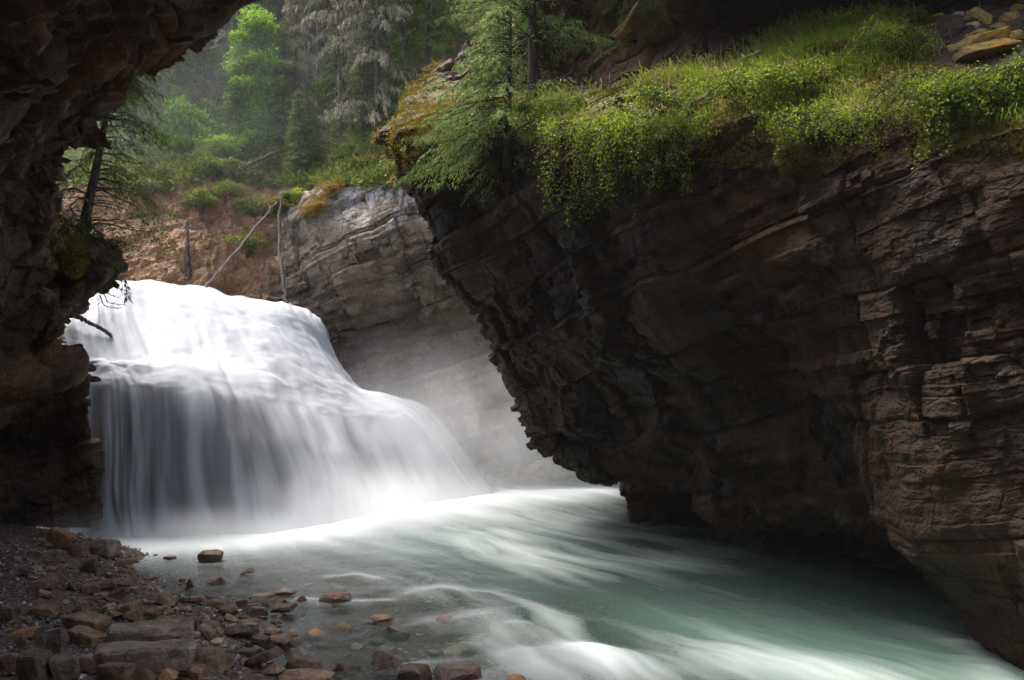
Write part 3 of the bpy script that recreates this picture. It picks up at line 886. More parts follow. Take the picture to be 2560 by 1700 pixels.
# ---------------------------------------------------------------- forest on the slope
NEED = (M['bark'], M['bark'], M['needle'])
protos = []
spec = [  # seed, height, radius, crown start, branches, droop, density
    (201, 9.0, 1.25, 1.6, 190, 0.55, 1.2), (202, 10.0, 1.05, 3.2, 180, 0.7, 1.2), (203, 7.0, 1.15, 0.7, 180, 0.5, 1.2),
    (204, 11.0, 0.95, 4.6, 160, 0.75, 1.1), (205, 8.0, 1.3, 1.0, 190, 0.6, 1.2)]
G_SP = 'spruces on the slope above the waterfall'
place = [  # proto, px, y distance, scale, turn, label
    (0, 395, 25.2, 1.0, 0.3, 'dark spruce on the slope just right of the overhanging left rock'),
    (2, 505, 26.0, .95, 1.2, 'broad blue-green spruce left of the bright green tree on the slope'),
    (4, 330, 23.2, .8, 2.0, 'spruce half hidden behind the leaning tree on the left rock nose'),
    (3, 738, 25.0, 1.0, 0.8, 'thin grey-trunked spruce directly right of the bright green tree'),
    (3, 772, 24.2, 1.05, 2.4, 'bare-stemmed tall spruce with pale grey trunk beside fallen dark log'),
    (1, 795, 25.6, 1.0, 4.0, 'tall spruce with long bare trunk just left of the lichen-hung trees'),
    (1, 1000, 23.0, .95, 1.1, 'green spruce right of the lichen-hung trees, near the mossy ledge'),
    (0, 1075, 23.5, .95, 3.0, 'spruce behind the left tip of the right cliff'),
    (1, 1145, 25.0, 1.1, 5.0, 'dark-trunked spruce rising behind the mossy ledge of right cliff'),
    (0, 450, 30.5, 1.1, 2.2, 'spruce high on the slope above the small yellow-green bush'),
    (2, 600, 32.0, 1.2, 0.5, 'dark spruce high behind the top of the bright green tree'),
    (1, 660, 30.0, 1.1, 1.9, 'slim spruce standing behind right edge of the bright green tree'),
    (4, 740, 31.0, 1.15, 3.3, 'bushy spruce high behind the thin grey-trunked spruces'),
    (0, 880, 30.0, 1.1, 4.4, 'dark spruce in the back behind the lichen-hung trees'),
    (4, 960, 30.5, 1.15, 0.2, 'green bushy spruce at the top behind the second lichen-hung tree'),
    (2, 1060, 30.0, 1.2, 5.2, 'far spruce at the top edge above the mossy ledge'),
    (4, 360, 31.0, 1.1, 1.6, 'far spruce at the top beside the edge of left overhang'),
    (2, 540, 37.0, 1.3, 3.7, 'farthest spruce at the top of slope above the silver dead tree'),
    (1, 820, 37.0, 1.3, 5.7, 'farthest spruce at the top of slope between the pale trees'),
    (2, 768, 22.0, .30, 0.4, 'young spruce on the slope just left of golden rim, tiny'),
    (2, 745, 21.6, .33, 2.6, 'small young spruce left of the golden moss rim'),
    (0, 560, 28.5, 1.0, 0.7, 'mid-slope spruce directly left of and behind the bright green tree'),
    (4, 425, 27.5, .95, 2.9, 'mid-slope spruce behind the small light green bush'),
    (2, 690, 28.0, 1.1, 4.1, 'mid-slope spruce behind the leaning bright sapling'),
    (0, 905, 26.0, .9, 5.0, 'spruce filling the gap between the two lichen-hung trees'),
    (4, 1020, 26.5, 1.0, 1.7, 'bushy spruce behind the golden-mossed tip of right cliff'),
    (1, 480, 34.0, 1.25, 0.1, 'far thin spruce at the top left of the slope'),
    (4, 620, 35.0, 1.3, 2.3, 'far bushy spruce above the crown of the bright green tree'),
    (0, 760, 34.0, 1.25, 3.5, 'far spruce between the bare grey trunks at the top'),
    (2, 905, 22.2, .42, 3.9, 'small young spruce growing behind the golden moss rim'),
    (4, 590, 22.9, .36, 4.7, 'low grey-green young spruce on the bank beside the fallen dark log'),
    (2, 985, 22.0, .40, 5.5, 'young spruce under the lichen-hung tree near right cliff tip'),
    (4, 700, 23.2, .45, 1.4, 'grey-green half-grown spruce at foot of the bare-stemmed spruces'),
    (2, 840, 23.3, .40, 0.9, 'half-grown spruce at the foot of the lichen-hung tree'),
]
made = {}
for (k, px_, y_, s_, rz_, lab) in place:
    h = hill_z(P(px_, 500, y_)[0], y_)
    loc = (P(px_, 500, y_)[0], y_, float(h[2]) - 0.1)
    if k not in made:
        sd, a, b, c, d, e, f = spec[k]
        made[k] = tree_thing('spruce_tree', conifer(sd, a, b, c, d, e, f), NEED, lab, G_SP, 'spruce', loc, rz_, s_)
    else:
        o = copy_tree(made[k])
        o.location, o.rotation_euler, o.scale = loc, (0, 0, rz_), (s_, s_, s_)
        tag(o, lab, 'spruce', G_SP)

LICH = (M['bark'], M['bark'], M['lichen'])
for (sd, px_, y_, hh, rr, z0, lab) in (
        (221, 848, 22.6, 8.5, 1.15, 2.4, 'pale tree hung with grey-white lichen, the taller and left one'),
        (222, 940, 22.0, 6.6, 1.35, 0.5, 'beige lichen-draped tree right of the taller white one'),
        (223, 735, 23.6, 4.6, 0.95, 0.4, 'low grey lichen-hung spruce between the bare grey trunks')):
    h = hill_z(P(px_, 500, y_)[0], y_)
    tree_thing('lichen_tree', conifer(sd, hh, rr, z0, 130, 0.75, 1.1, leaf=(.10, .024), hang=0.7, strands=1.5), LICH, lab, 'lichen-hung trees on the slope', 'tree',
               (P(px_, 500, y_)[0], y_, float(h[2]) - 0.1))
h = hill_z(P(578, 300, 24.0)[0], 24.0)
tree_thing('dead_tree', conifer(224, 5.2, 0.55, 1.8, 34, 0.35, 0.35, hang=0.5, rad=0.05), (M['deadwood'], M['deadwood'], M['lichen']),
           'slender dead tree with a silver top in front of bright green tree', None, 'dead tree', (P(578, 300, 24.0)[0], 24.0, float(h[2]) - 0.1))

def bush(seed, w, d, hgt, n_cl, n_leaf, leaf=0.07, stems=7):
    """leafy clumps on thin stems, with gaps between the clumps"""
    rng = np.random.default_rng(seed)
    st, fo = MB(), MB()
    for k in range(n_cl):
        c = rand_dirs(rng, 1)[0] * rng.random() ** 0.4 * np.array([w, d, hgt * .5]) * 0.85 + np.array([0, 0, hgt * .52])
        r = rng.uniform(0.16, 0.34) * min(w, hgt) ** 0.5
        if k < stems * 2:
            t = np.linspace(0, 1, 5)[:, None]
            p = np.array([c[0] * .12, c[1] * .12, -.15]) * (1 - t) + c * t + np.array([c[0], c[1], 0]) * (-.2 * np.sin(t * 3.14))
            st.tube(p, 0.018 * (1 - .7 * t[:, 0]), 4)
        m = int(n_leaf / n_cl * rng.uniform(0.5, 1.5))
        q = rand_dirs(rng, m)
        cc = c + q * (r * rng.random((m, 1)) ** 0.45) * np.array([1.25, 1.25, 0.7])
        dd = unit(q * 0.5 + rng.normal(size=(m, 3)) * 0.7 + np.array([0, 0, -0.25]))
        sd = unit(np.cross(dd, np.array([0, 0, 1.0]) + rng.normal(size=(m, 3)) * 0.5))
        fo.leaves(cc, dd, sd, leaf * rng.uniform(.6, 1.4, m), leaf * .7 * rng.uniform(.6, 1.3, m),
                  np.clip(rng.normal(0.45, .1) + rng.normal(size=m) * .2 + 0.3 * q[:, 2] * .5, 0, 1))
    return st, fo
SCRUB = tuple((340 + k, a, b, .75, .42, 20, .05, mt, 'scrub_bush', lab) for k, (a, b, mt, lab) in enumerate((
        (430, 21.4, 'under', 'low brown-green scrub at the top left of the orange bank'),
        (500, 20.7, 'under', 'scrub hanging down the middle of the orange bank'),
        (565, 20.9, 'under', 'green scrub hanging on the bank left of the leaning log'),
        (620, 20.3, 'under', 'olive scrub behind the middle of the leaning pale log'),
        (650, 20.9, 'under', 'green scrub under the top end of the leaning pale log'),
        (540, 21.5, 'ledgeleaf', 'green scrub on the rim of the orange bank'),
        (360, 21.2, 'under', 'dark scrub behind the drooping twigs of the leaning spruce'))))
for (sd, px_, y_, w_, h_, n, lf, mt, nm, lab) in SCRUB + (
        (301, 640, 23.2, 0.95, 4.3, 66, .085, 'spring', 'leafy_tree', 'bright green leafy tree in the middle of the forest slope'),
        (302, 695, 23.9, 0.55, 3.2, 18, .085, 'spring', 'leafy_tree', 'bright green leafy sapling leaning right of the big bright tree'),
        (303, 640, 22.9, 0.62, 0.95, 20, .07, 'spring', 'leafy_bush', 'bright green bush directly below the bright green tree'),
        (304, 478, 22.7, 0.50, 0.85, 18, .07, 'spring', 'leafy_bush', 'yellow-green round bush above the orange earth bank'),
        (305, 445, 25.4, 0.42, 0.75, 12, .07, 'spring', 'leafy_bush', 'small light green bush below the spruces by left overhang'),
        (306, 585, 24.0, 0.48, 1.0, 14, .07, 'spring', 'leafy_bush', 'pale green bush at the foot of the silver dead tree'),
        (307, 545, 23.2, 0.45, 0.7, 12, .07, 'spring', 'leafy_bush', 'light green bush between the yellow-green bush and bright tree'),
        (308, 385, 23.0, 0.45, 0.8, 12, .07, 'spring', 'leafy_bush', 'sparse green bush on slope behind the leaning spruce branches'),
        (309, 815, 24.4, 0.5, 1.2, 14, .08, 'spring', 'leafy_bush', 'fresh green bush between the grey trunks on the slope'),
        (310, 680, 22.4, 0.42, 0.6, 12, .065, 'under', 'leafy_bush', 'olive and rust coloured bush right of the bright green bush'),
        (311, 735, 20.4, 0.26, 0.5, 8, .065, 'ledgeleaf', 'leafy_bush', 'dark green bush clinging left of the pale far cliff top'),
        (351, 520, 22.6, 0.50, 0.75, 16, .07, 'spring', 'leafy_bush', 'yellow-green bush above the top left end of fallen dark log'),
        (352, 563, 22.2, 0.45, 0.8, 16, .07, 'spring', 'leafy_bush', 'fresh green bush touching the lower end of fallen dark log'),
        (353, 612, 23.0, 0.50, 1.1, 18, .07, 'spring', 'leafy_bush', 'bright bush at the foot of bright green tree, left side'),
        (354, 668, 22.9, 0.45, 1.0, 16, .07, 'spring', 'leafy_bush', 'bright bush at the foot of bright green tree, right side'),
        (355, 420, 22.5, 0.45, 0.6, 12, .07, 'spring', 'leafy_bush', 'low pale green bush above the left part of orange bank'),
        (312, 520, 21.9, 0.5, 0.5, 12, .06, 'under', 'leafy_bush', 'grey-green scrub growing down over the orange earth bank'),
        (313, 600, 21.6, 0.5, 0.6, 14, .06, 'under', 'leafy_bush', 'dull green scrub behind the top of the leaning pale log')):
    h = hill_z(P(px_, 500, y_)[0], y_)
    if nm == 'scrub_bush':
        x_ = P(px_, 560, y_)[0]
        h = HILL[np.argmin((HILL[:, 0] - x_) ** 2 + (HILL[:, 1] - y_) ** 2 + np.where((HILL[:, 2] > 4.4) & (HILL[:, 2] < 8.5), 0, 9))]
    st, fo = bush(sd, w_, w_, h_, n, n * 210 if nm == 'leafy_tree' else n * 130, lf)
    t = empty(nm, (P(px_, 500, y_)[0], y_, float(h[2]) - 0.05))
    tag(t, lab, 'tree' if nm == 'leafy_tree' else 'bush', {'leafy_bush': 'leafy bushes on the forest slope', 'scrub_bush': 'scrub on the orange bank'}.get(nm, 'bright leafy trees on the slope'))
    st.build('stems', M['bark'], t)
    fo.build('foliage', M[mt], t)

rng = np.random.default_rng(66)
sap = [bush(330 + k, .34, .34, .75, 11, 1500, .07) for k in range(3)]
first = {}
for k in range(34):
    px_, y_ = rng.uniform(330, 1080), rng.uniform(22.6, 31)
    h = hill_z(P(px_, 500, y_)[0], y_)
    loc = (P(px_, 500, y_)[0], y_, float(h[2]) - .05)
    j, mt = k % 3, ('spring', 'ledgeleaf', 'spring', 'under')[k % 4]
    if (j, mt) not in first:
        t = empty('sapling', loc)
        sap[j][0].build('stems', M['bark'], t); sap[j][1].build('foliage', M[mt], t)
        first[(j, mt)] = t
    else:
        t = copy_tree(first[(j, mt)]); t.location = loc
    s_ = rng.uniform(.7, 1.7)
    t.scale = (s_, s_, s_ * rng.uniform(.8, 1.4)); t.rotation_euler = (0, 0, rng.uniform(0, 6.28))
    tag(t, 'small leafy sapling in the undergrowth between the trees on the slope', 'sapling', 'saplings between the trees')

# low growth nobody could count
rng = np.random.default_rng(77)
hx, hy = proj(HILL)
ok = np.where((HILL[:, 2] > 6.2) & (HILL[:, 1] < 38) & (hx > 150) & (hx < 1300) & (hy < 470) & (hy > -150))[0]
mb = MB()
cl = HILL[rng.choice(ok, 6500)]
ct_ = np.clip(rng.normal(.40, .22, 6500), 0, 1)
for k in range(16):
    n = len(cl)
    q = rand_dirs(rng, n); q[:, 2] = np.abs(q[:, 2])
    c = cl + q * 0.22 * rng.random((n, 1))
    dd = unit(q + rng.normal(size=(n, 3)) * .5)
    mb.leaves(c, dd, unit(np.cross(dd, rng.normal(size=(n, 3)))), rng.uniform(.06, .18, n), rng.uniform(.03, .07, n), np.clip(ct_ + rng.normal(size=n) * .15, 0, 1))
tag(mb.build('undergrowth', M['under']), 'mixed low green and brown undergrowth covering the forest slope', 'undergrowth', kind='stuff')

# golden moss and grass hanging over rims
def tufts(mb, pts, n_each, L, W, lean, spread, tint, rng, r=0.10):
    for p in pts:
        m = n_each
        c = p + rng.normal(size=(m, 3)) * np.array([r, r, r * .35])
        dd = unit(np.asarray(lean) + rng.normal(size=(m, 3)) * spread)
        sd = unit(np.cross(dd, rng.normal(size=(m, 3))))
        mb.leaves(c, dd, sd, L * rng.uniform(.5, 1.4, m), W, np.clip(rng.normal(tint, .22, m), 0, 1))
mb = MB()
for line, dd in ((((770,538),(800,505),(830,480),(855,455),(880,432)), 19.6), (((925,410),(955,395),(985,372),(1000,352),(975,330)), 19.7), (((700,500),(712,512)), 20.4)):
    pts = []
    for (a, b), (c, d) in zip(line[:-1], line[1:]):
        for t in np.linspace(0, 1, 9):
            q = np.array([a + (c - a) * t + rng.normal() * 6, b + (d - b) * t + rng.normal() * 6])
            k = np.argmin((hx - q[0]) ** 2 + (hy - q[1]) ** 2)
            pts.append(HILL[k] + np.array([0, -0.05, 0.03]))
    tufts(mb, pts, 80, 0.18, 0.014, (-.35, -.5, -.35), .45, .4, rng, .10)
k = np.argmin((hx - 1000) ** 2 + (hy - 455) ** 2)
tufts(mb, [HILL[k] + np.array([dx, -.1, 0]) for dx in (-.1, 0, .1)], 120, .16, .016, (0, -.5, -.3), .45, .8, rng, .08)
tag(mb.build('dry_grass', M['dry']), 'golden dry grass and moss hanging over the rim of the pale far cliff', 'grass', kind='stuff')

# ---------------------------------------------------------------- right ledge: grass, moss, hanging shrubs
RN = normals(RG); 
if np.mean(np.sum(RN * (RG - np.array([0, 0, H])), -1)) > 0: RN = -RN
rpx, rpy = proj(RG)
ru, rv = R_UV
def on_cliff(px_, py_, v0=7.6, v1=11.4):
    c = (rpx - px_) ** 2 + (rpy - py_) ** 2 + np.where((rv > v0) & (rv < v1) & (ru > .85), 0, 1e7) + RG[..., 1] * 6
    k = np.unravel_index(np.argmin(c), c.shape)
    return RG[k], RN[k]
rng = np.random.default_rng(5)
sel = (rv > 8.75) & (rv < 10.95) & (ru > 1.9) & (ru < 7.3)
idx = np.argwhere(sel)
pick = idx[rng.integers(0, len(idx), 46000)]
p = RG[pick[:, 0], pick[:, 1]]; nrm = RN[pick[:, 0], pick[:, 1]]; uu = ru[pick[:, 0], pick[:, 1]]; vv = rv[pick[:, 0], pick[:, 1]]
gd = fbm(p * 1.4, 3, 401)
bare = smooth(5.0, 5.35, uu) * smooth(9.35, 9.7, vv)
top = smooth(10.2, 10.9, vv) * (1 - smooth(3.6, 4.3, uu)) * smooth(2.3, 2.8, uu)
gx_, gy_ = proj(p)
hump = np.exp(-(((gx_ - 1490) / 120) ** 2 + ((gy_ - 235) / 40) ** 2))
keep = rng.random(len(p)) < np.clip(.28 + 1.7 * gd + .5 * smooth(3.6, 4.2, uu) * (1 - smooth(5.0, 5.3, uu)) * smooth(9.2, 9.8, vv), .03, 1) * (1 - .97 * bare) * (1 - .92 * top) * (1 - .8 * hump)
p, nrm, gd, uu, vv = p[keep], nrm[keep], gd[keep], uu[keep], vv[keep]
n = len(p)
dd = unit(np.array([-.15, -.25, 1.0]) + rng.normal(size=(n, 3)) * .38)
sd = unit(np.cross(dd, rng.normal(size=(n, 3))))
straw = (fbm(p * 2.1, 3, 409) > .12) & (rng.random(n) < .6)
L_ = rng.uniform(.04, .12, n) * (1 + .9 * smooth(10.0, 10.8, vv))
mb = MB()
ti = np.where(straw, rng.uniform(0, .2, n), np.clip(rng.normal(.68, .2, n), .3, 1))
mb.leaves(p, dd, sd, L_, .013, ti)
d2 = unit(dd + np.array([-.25, -.35, -.75]) + rng.normal(size=(n, 3)) * .25)
mb.leaves(p + dd * (L_ * .8)[:, None], d2, sd, L_ * .8, .010, ti)
tag(mb.build('grass', M['grass']), 'green and straw-coloured grass growing along the ledge of right cliff', 'grass', kind='stuff')
# moss: short dense tufts
sel = (rv > 8.3) & (rv < 10.9) & (ru > .75) & (ru < 7.5)
idx = np.argwhere(sel)
pick = idx[rng.integers(0, len(idx), 90000)]
p = RG[pick[:, 0], pick[:, 1]]; nrm = RN[pick[:, 0], pick[:, 1]]; uu = ru[pick[:, 0], pick[:, 1]]; vv = rv[pick[:, 0], pick[:, 1]]
mn = fbm(p * 1.1, 3, 421)
bare = smooth(5.0, 5.4, uu) * smooth(9.4, 9.9, vv)
keep = rng.random(len(p)) < np.clip(.5 + 1.6 * mn, 0, 1) * (1 - .9 * bare) * (1 - .8 * smooth(10.3, 10.8, vv))
p, nrm, uu = p[keep], nrm[keep], uu[keep]
n = len(p)
dd = unit(nrm * .8 + rng.normal(size=(n, 3)) * .5 + np.array([0, 0, .15]))
mb = MB()
gold = 1 - smooth(1.4, 2.2, uu)
mb.leaves(p, dd, unit(np.cross(dd, rng.normal(size=(n, 3)))), rng.uniform(.02, .055, n) * (1 + gold), .014,
          np.clip(.35 + .35 * gold + .5 * fbm(p * 2.3, 2, 433) + rng.normal(size=n) * .13, 0, 1))
tag(mb.build('moss', M['mossy']), 'yellow-green moss cushions carpeting the ledge of right cliff', 'moss', kind='stuff')
mb = MB()
for line in (((1000,300),(1040,275),(1090,262),(1140,250)), ((1012,212),(1060,175),(1110,160),(1180,120)), ((985,345),(996,300))):
    pts = []
    for (a, b), (c, d) in zip(line[:-1], line[1:]):
        for t in np.linspace(0, 1, 8):
            q, qn = on_cliff(a + (c - a) * t, b + (d - b) * t, 8.4, 11)
            pts.append(q)
    tufts(mb, pts, 26, .10, .010, (-.25, -.4, -.3), .5, .25, rng, .08)
tag(mb.build('dry_grass', M['dry']), 'golden grass tufts fringing the left tip of the right cliff', 'grass', kind='stuff')

def hanging_shrub(seed, w, fall, n_st, leaf=.034, up=.16):
    """arching stems that start on a ledge and trail down, leaves along them"""
    rng = np.random.default_rng(seed)
    st, fo = MB(), MB()
    for k in range(n_st):
        x0 = rng.normal() * w * .38
        L = fall * rng.uniform(.2, 1.0) ** 1.3 * 1.1
        t = np.linspace(0, 1, 9)
        ox, oy = rng.normal() * .16, -rng.uniform(.10, .30)
        zt = up * rng.uniform(.3, 1.3) * np.sin(np.minimum(t * 2.6, 1.57)) - L * np.maximum(t - .22, 0) ** 1.35 * 1.3
        p = np.stack([x0 + ox * t ** .7 + .05 * np.sin(t * 9 + k), oy * np.minimum(t * 2.2, 1) ** .8 - .04 * np.cos(t * 7 + k) + rng.normal() * .06, zt], -1)
        st.tube(p, .0055 * (1 - .7 * t), 3, .4)
        m = int(40 + L * 135)
        s = rng.random(m) ** .8
        i = np.minimum((s * 8).astype(int), 7); f = (s * 8 - i)[:, None]
        c = p[i] * (1 - f) + p[i + 1] * f + rng.normal(size=(m, 3)) * .038 * (1.2 - .5 * s)[:, None]
        dd = unit(rng.normal(size=(m, 3)) + np.array([0, -.3, -.1]))
        sd = unit(np.cross(dd, np.array([0, -.3, 1.0]) + rng.normal(size=(m, 3)) * .5))
        fo.leaves(c, dd, sd, leaf * rng.uniform(.6, 1.35, m), leaf * .66, np.clip(rng.normal(.60, .11, m) - .30 * s + rng.normal() * .16, 0, 1))
    return st, fo
G_SH = 'shrubs trailing over the edge of right cliff'
for (sd, a, b, w_, f_, n, lab) in (
        (501, 1400, 285, .75, .55, 40, 'bright green shrub at the left end of the ledge beside spruce trunk'),
        (502, 1345, 325, .35, .30, 12, 'small fresh green shrub poking left over the rim by spruce'),
        (503, 1470, 335, .7, 1.15, 40, 'long trailing shrub hanging lowest over the rim right of spruce'),
        (504, 1590, 345, .7, .8, 34, 'trailing shrub below the brown mossy hump on the ledge'),
        (505, 1710, 330, .65, .75, 32, 'trailing shrub below the straw-coloured grass on the ledge'),
        (506, 1840, 250, .6, .55, 34, 'leafy shrub in middle of ledge beneath tallest grass strip'),
        (507, 1940, 225, .55, .5, 34, 'bright leafy shrub left of the mossy stone on the ledge'),
        (508, 2000, 330, .5, .45, 26, 'shrub growing above the mossy rock nose under the ledge'),
        (509, 2110, 335, .55, .45, 30, 'shrub trailing down between mossy nose and right grass clump'),
        (510, 2130, 90, .65, .55, 60, 'big rounded dark green bush at the top of the grassy mound'),
        (511, 2210, 130, .5, .6, 50, 'dark trailing bush beside the lichen-yellow boulders'),
        (512, 2300, 250, .45, .9, 30, 'shrub below the long yellow lichen slabs'),
        (513, 2370, 270, .6, .85, 60, 'trailing shrub hanging in a curtain below the boulder pile'),
        (514, 2470, 240, .5, .8, 46, 'dark green shrub at right edge of the ledge'),
        (515, 2545, 215, .5, .5, 30, 'rightmost shrub on the ledge, cut by the picture edge'),
        (516, 1650, 275, .5, .3, 22, 'low yellow-green shrub on top of the mossy ledge')):
    q, qn = on_cliff(a, b, 8.0, 10.9)
    sc = float(q[1]) / 9.0
    st, fo = hanging_shrub(sd, w_ * sc, f_ * sc, n, (.022 + .004 * sc) * (1.25 if sd % 3 == 0 else .95))
    t = empty('hanging_shrub', tuple(q - np.array([0, .03, 0])))
    tag(t, lab, 'shrub', G_SH)
    st.build('stems', M['darkbark'], t)
    fo.build('foliage', M['ledgeleaf'], t)

# spruces on the ledge and on the left rock nose
q, _ = on_cliff(1338, 222, 9.0, 11.0)
tree_thing('ledge_spruce', conifer(231, 4.4, 1.5, .5, 150, .5, 2.3, leaf=(.065, .012), hang=.35, rad=.085, lean=(-.02, 0)), (M['darkbark'], M['darkbark'], M['needle']),
           'dark green spruce rooted on the left end of the right cliff ledge', None, 'spruce', tuple(q - np.array([0, 0, .05])))
q, _ = on_cliff(1270, 330, 8.0, 10.0)
tree_thing('drooping_spruce', conifer(232, 1.6, 1.35, -.35, 90, .6, 2.3, leaf=(.06, .012), hang=.45, rad=.035, azim=(3.6, .75), bare=2), (M['darkbark'], M['darkbark'], M['needle']),
           'small spruce with drooping boughs hanging over the right cliff face', None, 'spruce', tuple(q + np.array([0, .05, .0])))
tree_thing('leaning_spruce', conifer(233, 3.0, 1.1, .25, 66, .62, 2.6, leaf=(.055, .010), hang=.5, rad=.068, lean=(.17, .0), azim=(-.3, .9), bare=24), (M['bark'], M['bark'], M['fresh']),
           'sparse leaning spruce with drooping bare twigs on left rock nose', None, 'spruce', P(192, 640, 10.75))

for (sd, a, b, d, w_, f_, n, lab) in ((521, 262, 630, 10.55, .34, .3, 34, 'dark tangled shrub at the foot of the leaning spruce on rock nose'),
                               (522, 196, 585, 10.6, .22, .3, 22, 'dark shrub filling the notch between left cliff and rock nose')):
    st, fo = hanging_shrub(sd, w_, f_, n, .022, .2)
    t = empty('hanging_shrub', P(a, b, d))
    tag(t, lab, 'shrub')
    st.build('stems', M['darkbark'], t)
    fo.build('foliage', M['needle'], t)

# moss cushions that read as single clumps
def cushion(name, loc, r, seed, label, tint=.7):
    rng = np.random.default_rng(seed)
    n = 2600
    q = rand_dirs(rng, n)
    c = q * np.array(r) * (1 + .18 * fbm(q * 2.2 + seed, 3, seed))[:, None]
    mb = MB()
    i, j = np.meshgrid(np.linspace(0, np.pi, 22), np.linspace(0, 2 * np.pi, 36), indexing='ij')
    s = np.stack([np.sin(i) * np.cos(j), np.sin(i) * np.sin(j), np.cos(i)], -1)
    V = s * np.array(r) * (.93 + .18 * fbm(s * 2.2 + seed, 3, seed))[..., None]
    mb.add(V.reshape(-1, 3), grid_faces(22, 36), None, tint - .25)
    dd = unit(q + rng.normal(size=(n, 3)) * .5 + np.array([0, 0, -.3]))
    mb.leaves(c * .97, dd, unit(np.cross(dd, rng.normal(size=(n, 3)))), rng.uniform(.02, .06, n), .012, np.clip(rng.normal(tint, .2, n), 0, 1))
    o = mb.build(name, M['mossy'])
    o.location = loc
    tag(o, label, 'moss')
cushion('moss_cushion', P(190, 640, 10.15), (.14, .13, .24), 601, 'bright yellow-green moss cushion on the left rock nose below the spruce', .8)
cushion('moss_cushion', tuple(on_cliff(2270, 60, 9, 11)[0]), (.22, .18, .11), 603, 'brown-green moss cushion left of the lichen-yellow boulders', .5)
cushion('moss_cushion', tuple(on_cliff(2110, 140, 9, 11)[0]), (.16, .14, .12), 604, 'dark mossy hump under the grassy mound on the ledge', .35)
cushion('moss_cushion', tuple(on_cliff(2010, 385, 7.4, 9)[0]), (.22, .13, .16), 605, 'dark green mossy rock nose below the ledge shrubs', .3)

# logs and dead wood
def log(name, pts, r0, r1, mat, label, cat='log', seed=1):
    rng = np.random.default_rng(seed)
    W = cr_axis(np.array([P(*p_) for p_ in pts]), 26, 0)
    W[1:-1] += rng.normal(size=(24, 3)) * r0 * .30
    mb = MB()
    mb.tube(W, np.linspace(r0, r1, 26) * (1 + .12 * rng.normal(size=26)), 9)
    o = mb.build(name, mat)
    return tag(o, label, cat)
log('fallen_log', [(508,726,18.9),(600,618,19.4),(692,505,20.4)], .036, .026, M['deadwood'], 'long pale barkless log leaning on the orange bank above the fall', seed=2)
log('snag', [(718,770,18.9),(706,690,19.2),(699,590,19.9),(703,480,20.6)], .045, .032, M['bark'], 'thin dark dead trunk standing upright behind the crest of the fall', 'dead tree', 3)
log('fallen_log', [(560,440,21.2),(620,412,21.6),(695,378,22.0)], .06, .045, M['bark'], 'dark fallen log lying across the slope under the bright green bush', seed=4)
log('snag', [(474,700,19.5),(470,620,19.75),(466,555,20.3)], .05, .03, M['darkbark'], 'short dark stem standing in for a vertical stain on the orange earth bank', 'dead tree', 5)  # stem shape added in place of a faint dark stain
log('dead_pole', [(850,200,22.0),(846,80,22.0),(840,-120,22.0)], .026, .018, M['darkbark'], 'thin black bare pole in front of the tall lichen-hung tree', 'dead tree', 6)
log('driftwood_log', [(176,778,13.3),(215,800,13.36),(250,820,13.44),(280,838,13.62)], .034, .026, M['bark'], 'reddish-brown log end sticking out of the left shoulder of the fall', seed=7)
log('dead_branch', [(1905,128,9.2),(1850,150,9.6),(1790,168,10.0)], .022, .012, M['deadwood'], 'pale dead branch lying on the bare soil at back of ledge', 'branch', 8)
def twig(pts, label, seed):
    rng = np.random.default_rng(seed)
    W = cr_axis(np.array([P(*p_) for p_ in pts]), 14, 0)
    mb = MB()
    mb.tube(W, np.linspace(.008, .003, 14), 4)
    for k in range(4, 13, 2):
        d = W[k] - W[k - 1]
        e = W[k] + unit(d + rng.normal(size=3) * .02) * .07
        mb.tube(np.array([W[k], e]), [.004, .002], 3)
    tag(mb.build('twig', M['darkbark']), label, 'twig', 'bare twigs dangling from the left rock nose')
twig([(284,690,10.9),(305,704,10.9),(326,700,10.9)], 'short bare twig curving right just under the rock nose tip', 11)
twig([(282,705,10.9),(300,722,10.9),(322,728,10.9)], 'bare forked twig against the white water below the rock nose tip', 12)
twig([(262,728,10.9),(278,738,10.9),(296,744,10.9)], 'short straight twig in the middle of dangling twigs', 13)
twig([(258,730,10.9),(272,756,10.9),(312,762,10.9)], 'long curved twig reaching farthest over the crest of the fall', 14)
twig([(250,738,10.9),(262,764,10.9),(297,771,10.9)], 'lowest curved twig of those dangling from the rock nose', 15)
# ---------------------------------------------------------------- loose rocks
M['st_brown'] = rock_mat('brown_stone', (0.085, 0.058, 0.043), (0.31, 0.205, 0.145), (0.31, 0.165, 0.08), 0.6, 0.28, moss=False, obj=True)
M['st_grey'] = rock_mat('grey_stone', (0.10, 0.080, 0.066), (0.30, 0.235, 0.19), (0.26, 0.165, 0.095), 0.4, 0.30, moss=False, obj=True)
M['st_orange'] = rock_mat('ochre_stone', (0.14, 0.080, 0.042), (0.36, 0.20, 0.10), (0.30, 0.15, 0.06), 0.8, 0.28, moss=False, obj=True)
M['st_pale'] = rock_mat('pale_stone', (0.20, 0.15, 0.11), (0.46, 0.36, 0.28), (0.36, 0.20, 0.11), 0.7, 0.28, moss=False, obj=True)
M['st_dark'] = rock_mat('wet_dark_stone', (0.035, 0.023, 0.019), (0.13, 0.080, 0.060), (0.13, 0.062, 0.038), 0.5, 0.28, moss=False, obj=True, wet=0.6)
M['st_lichen'] = rock_mat('lichen_stone', (0.10, 0.085, 0.045), (0.33, 0.25, 0.10), (0.45, 0.24, 0.03), 1.0, 0.34, moss=False, obj=True)

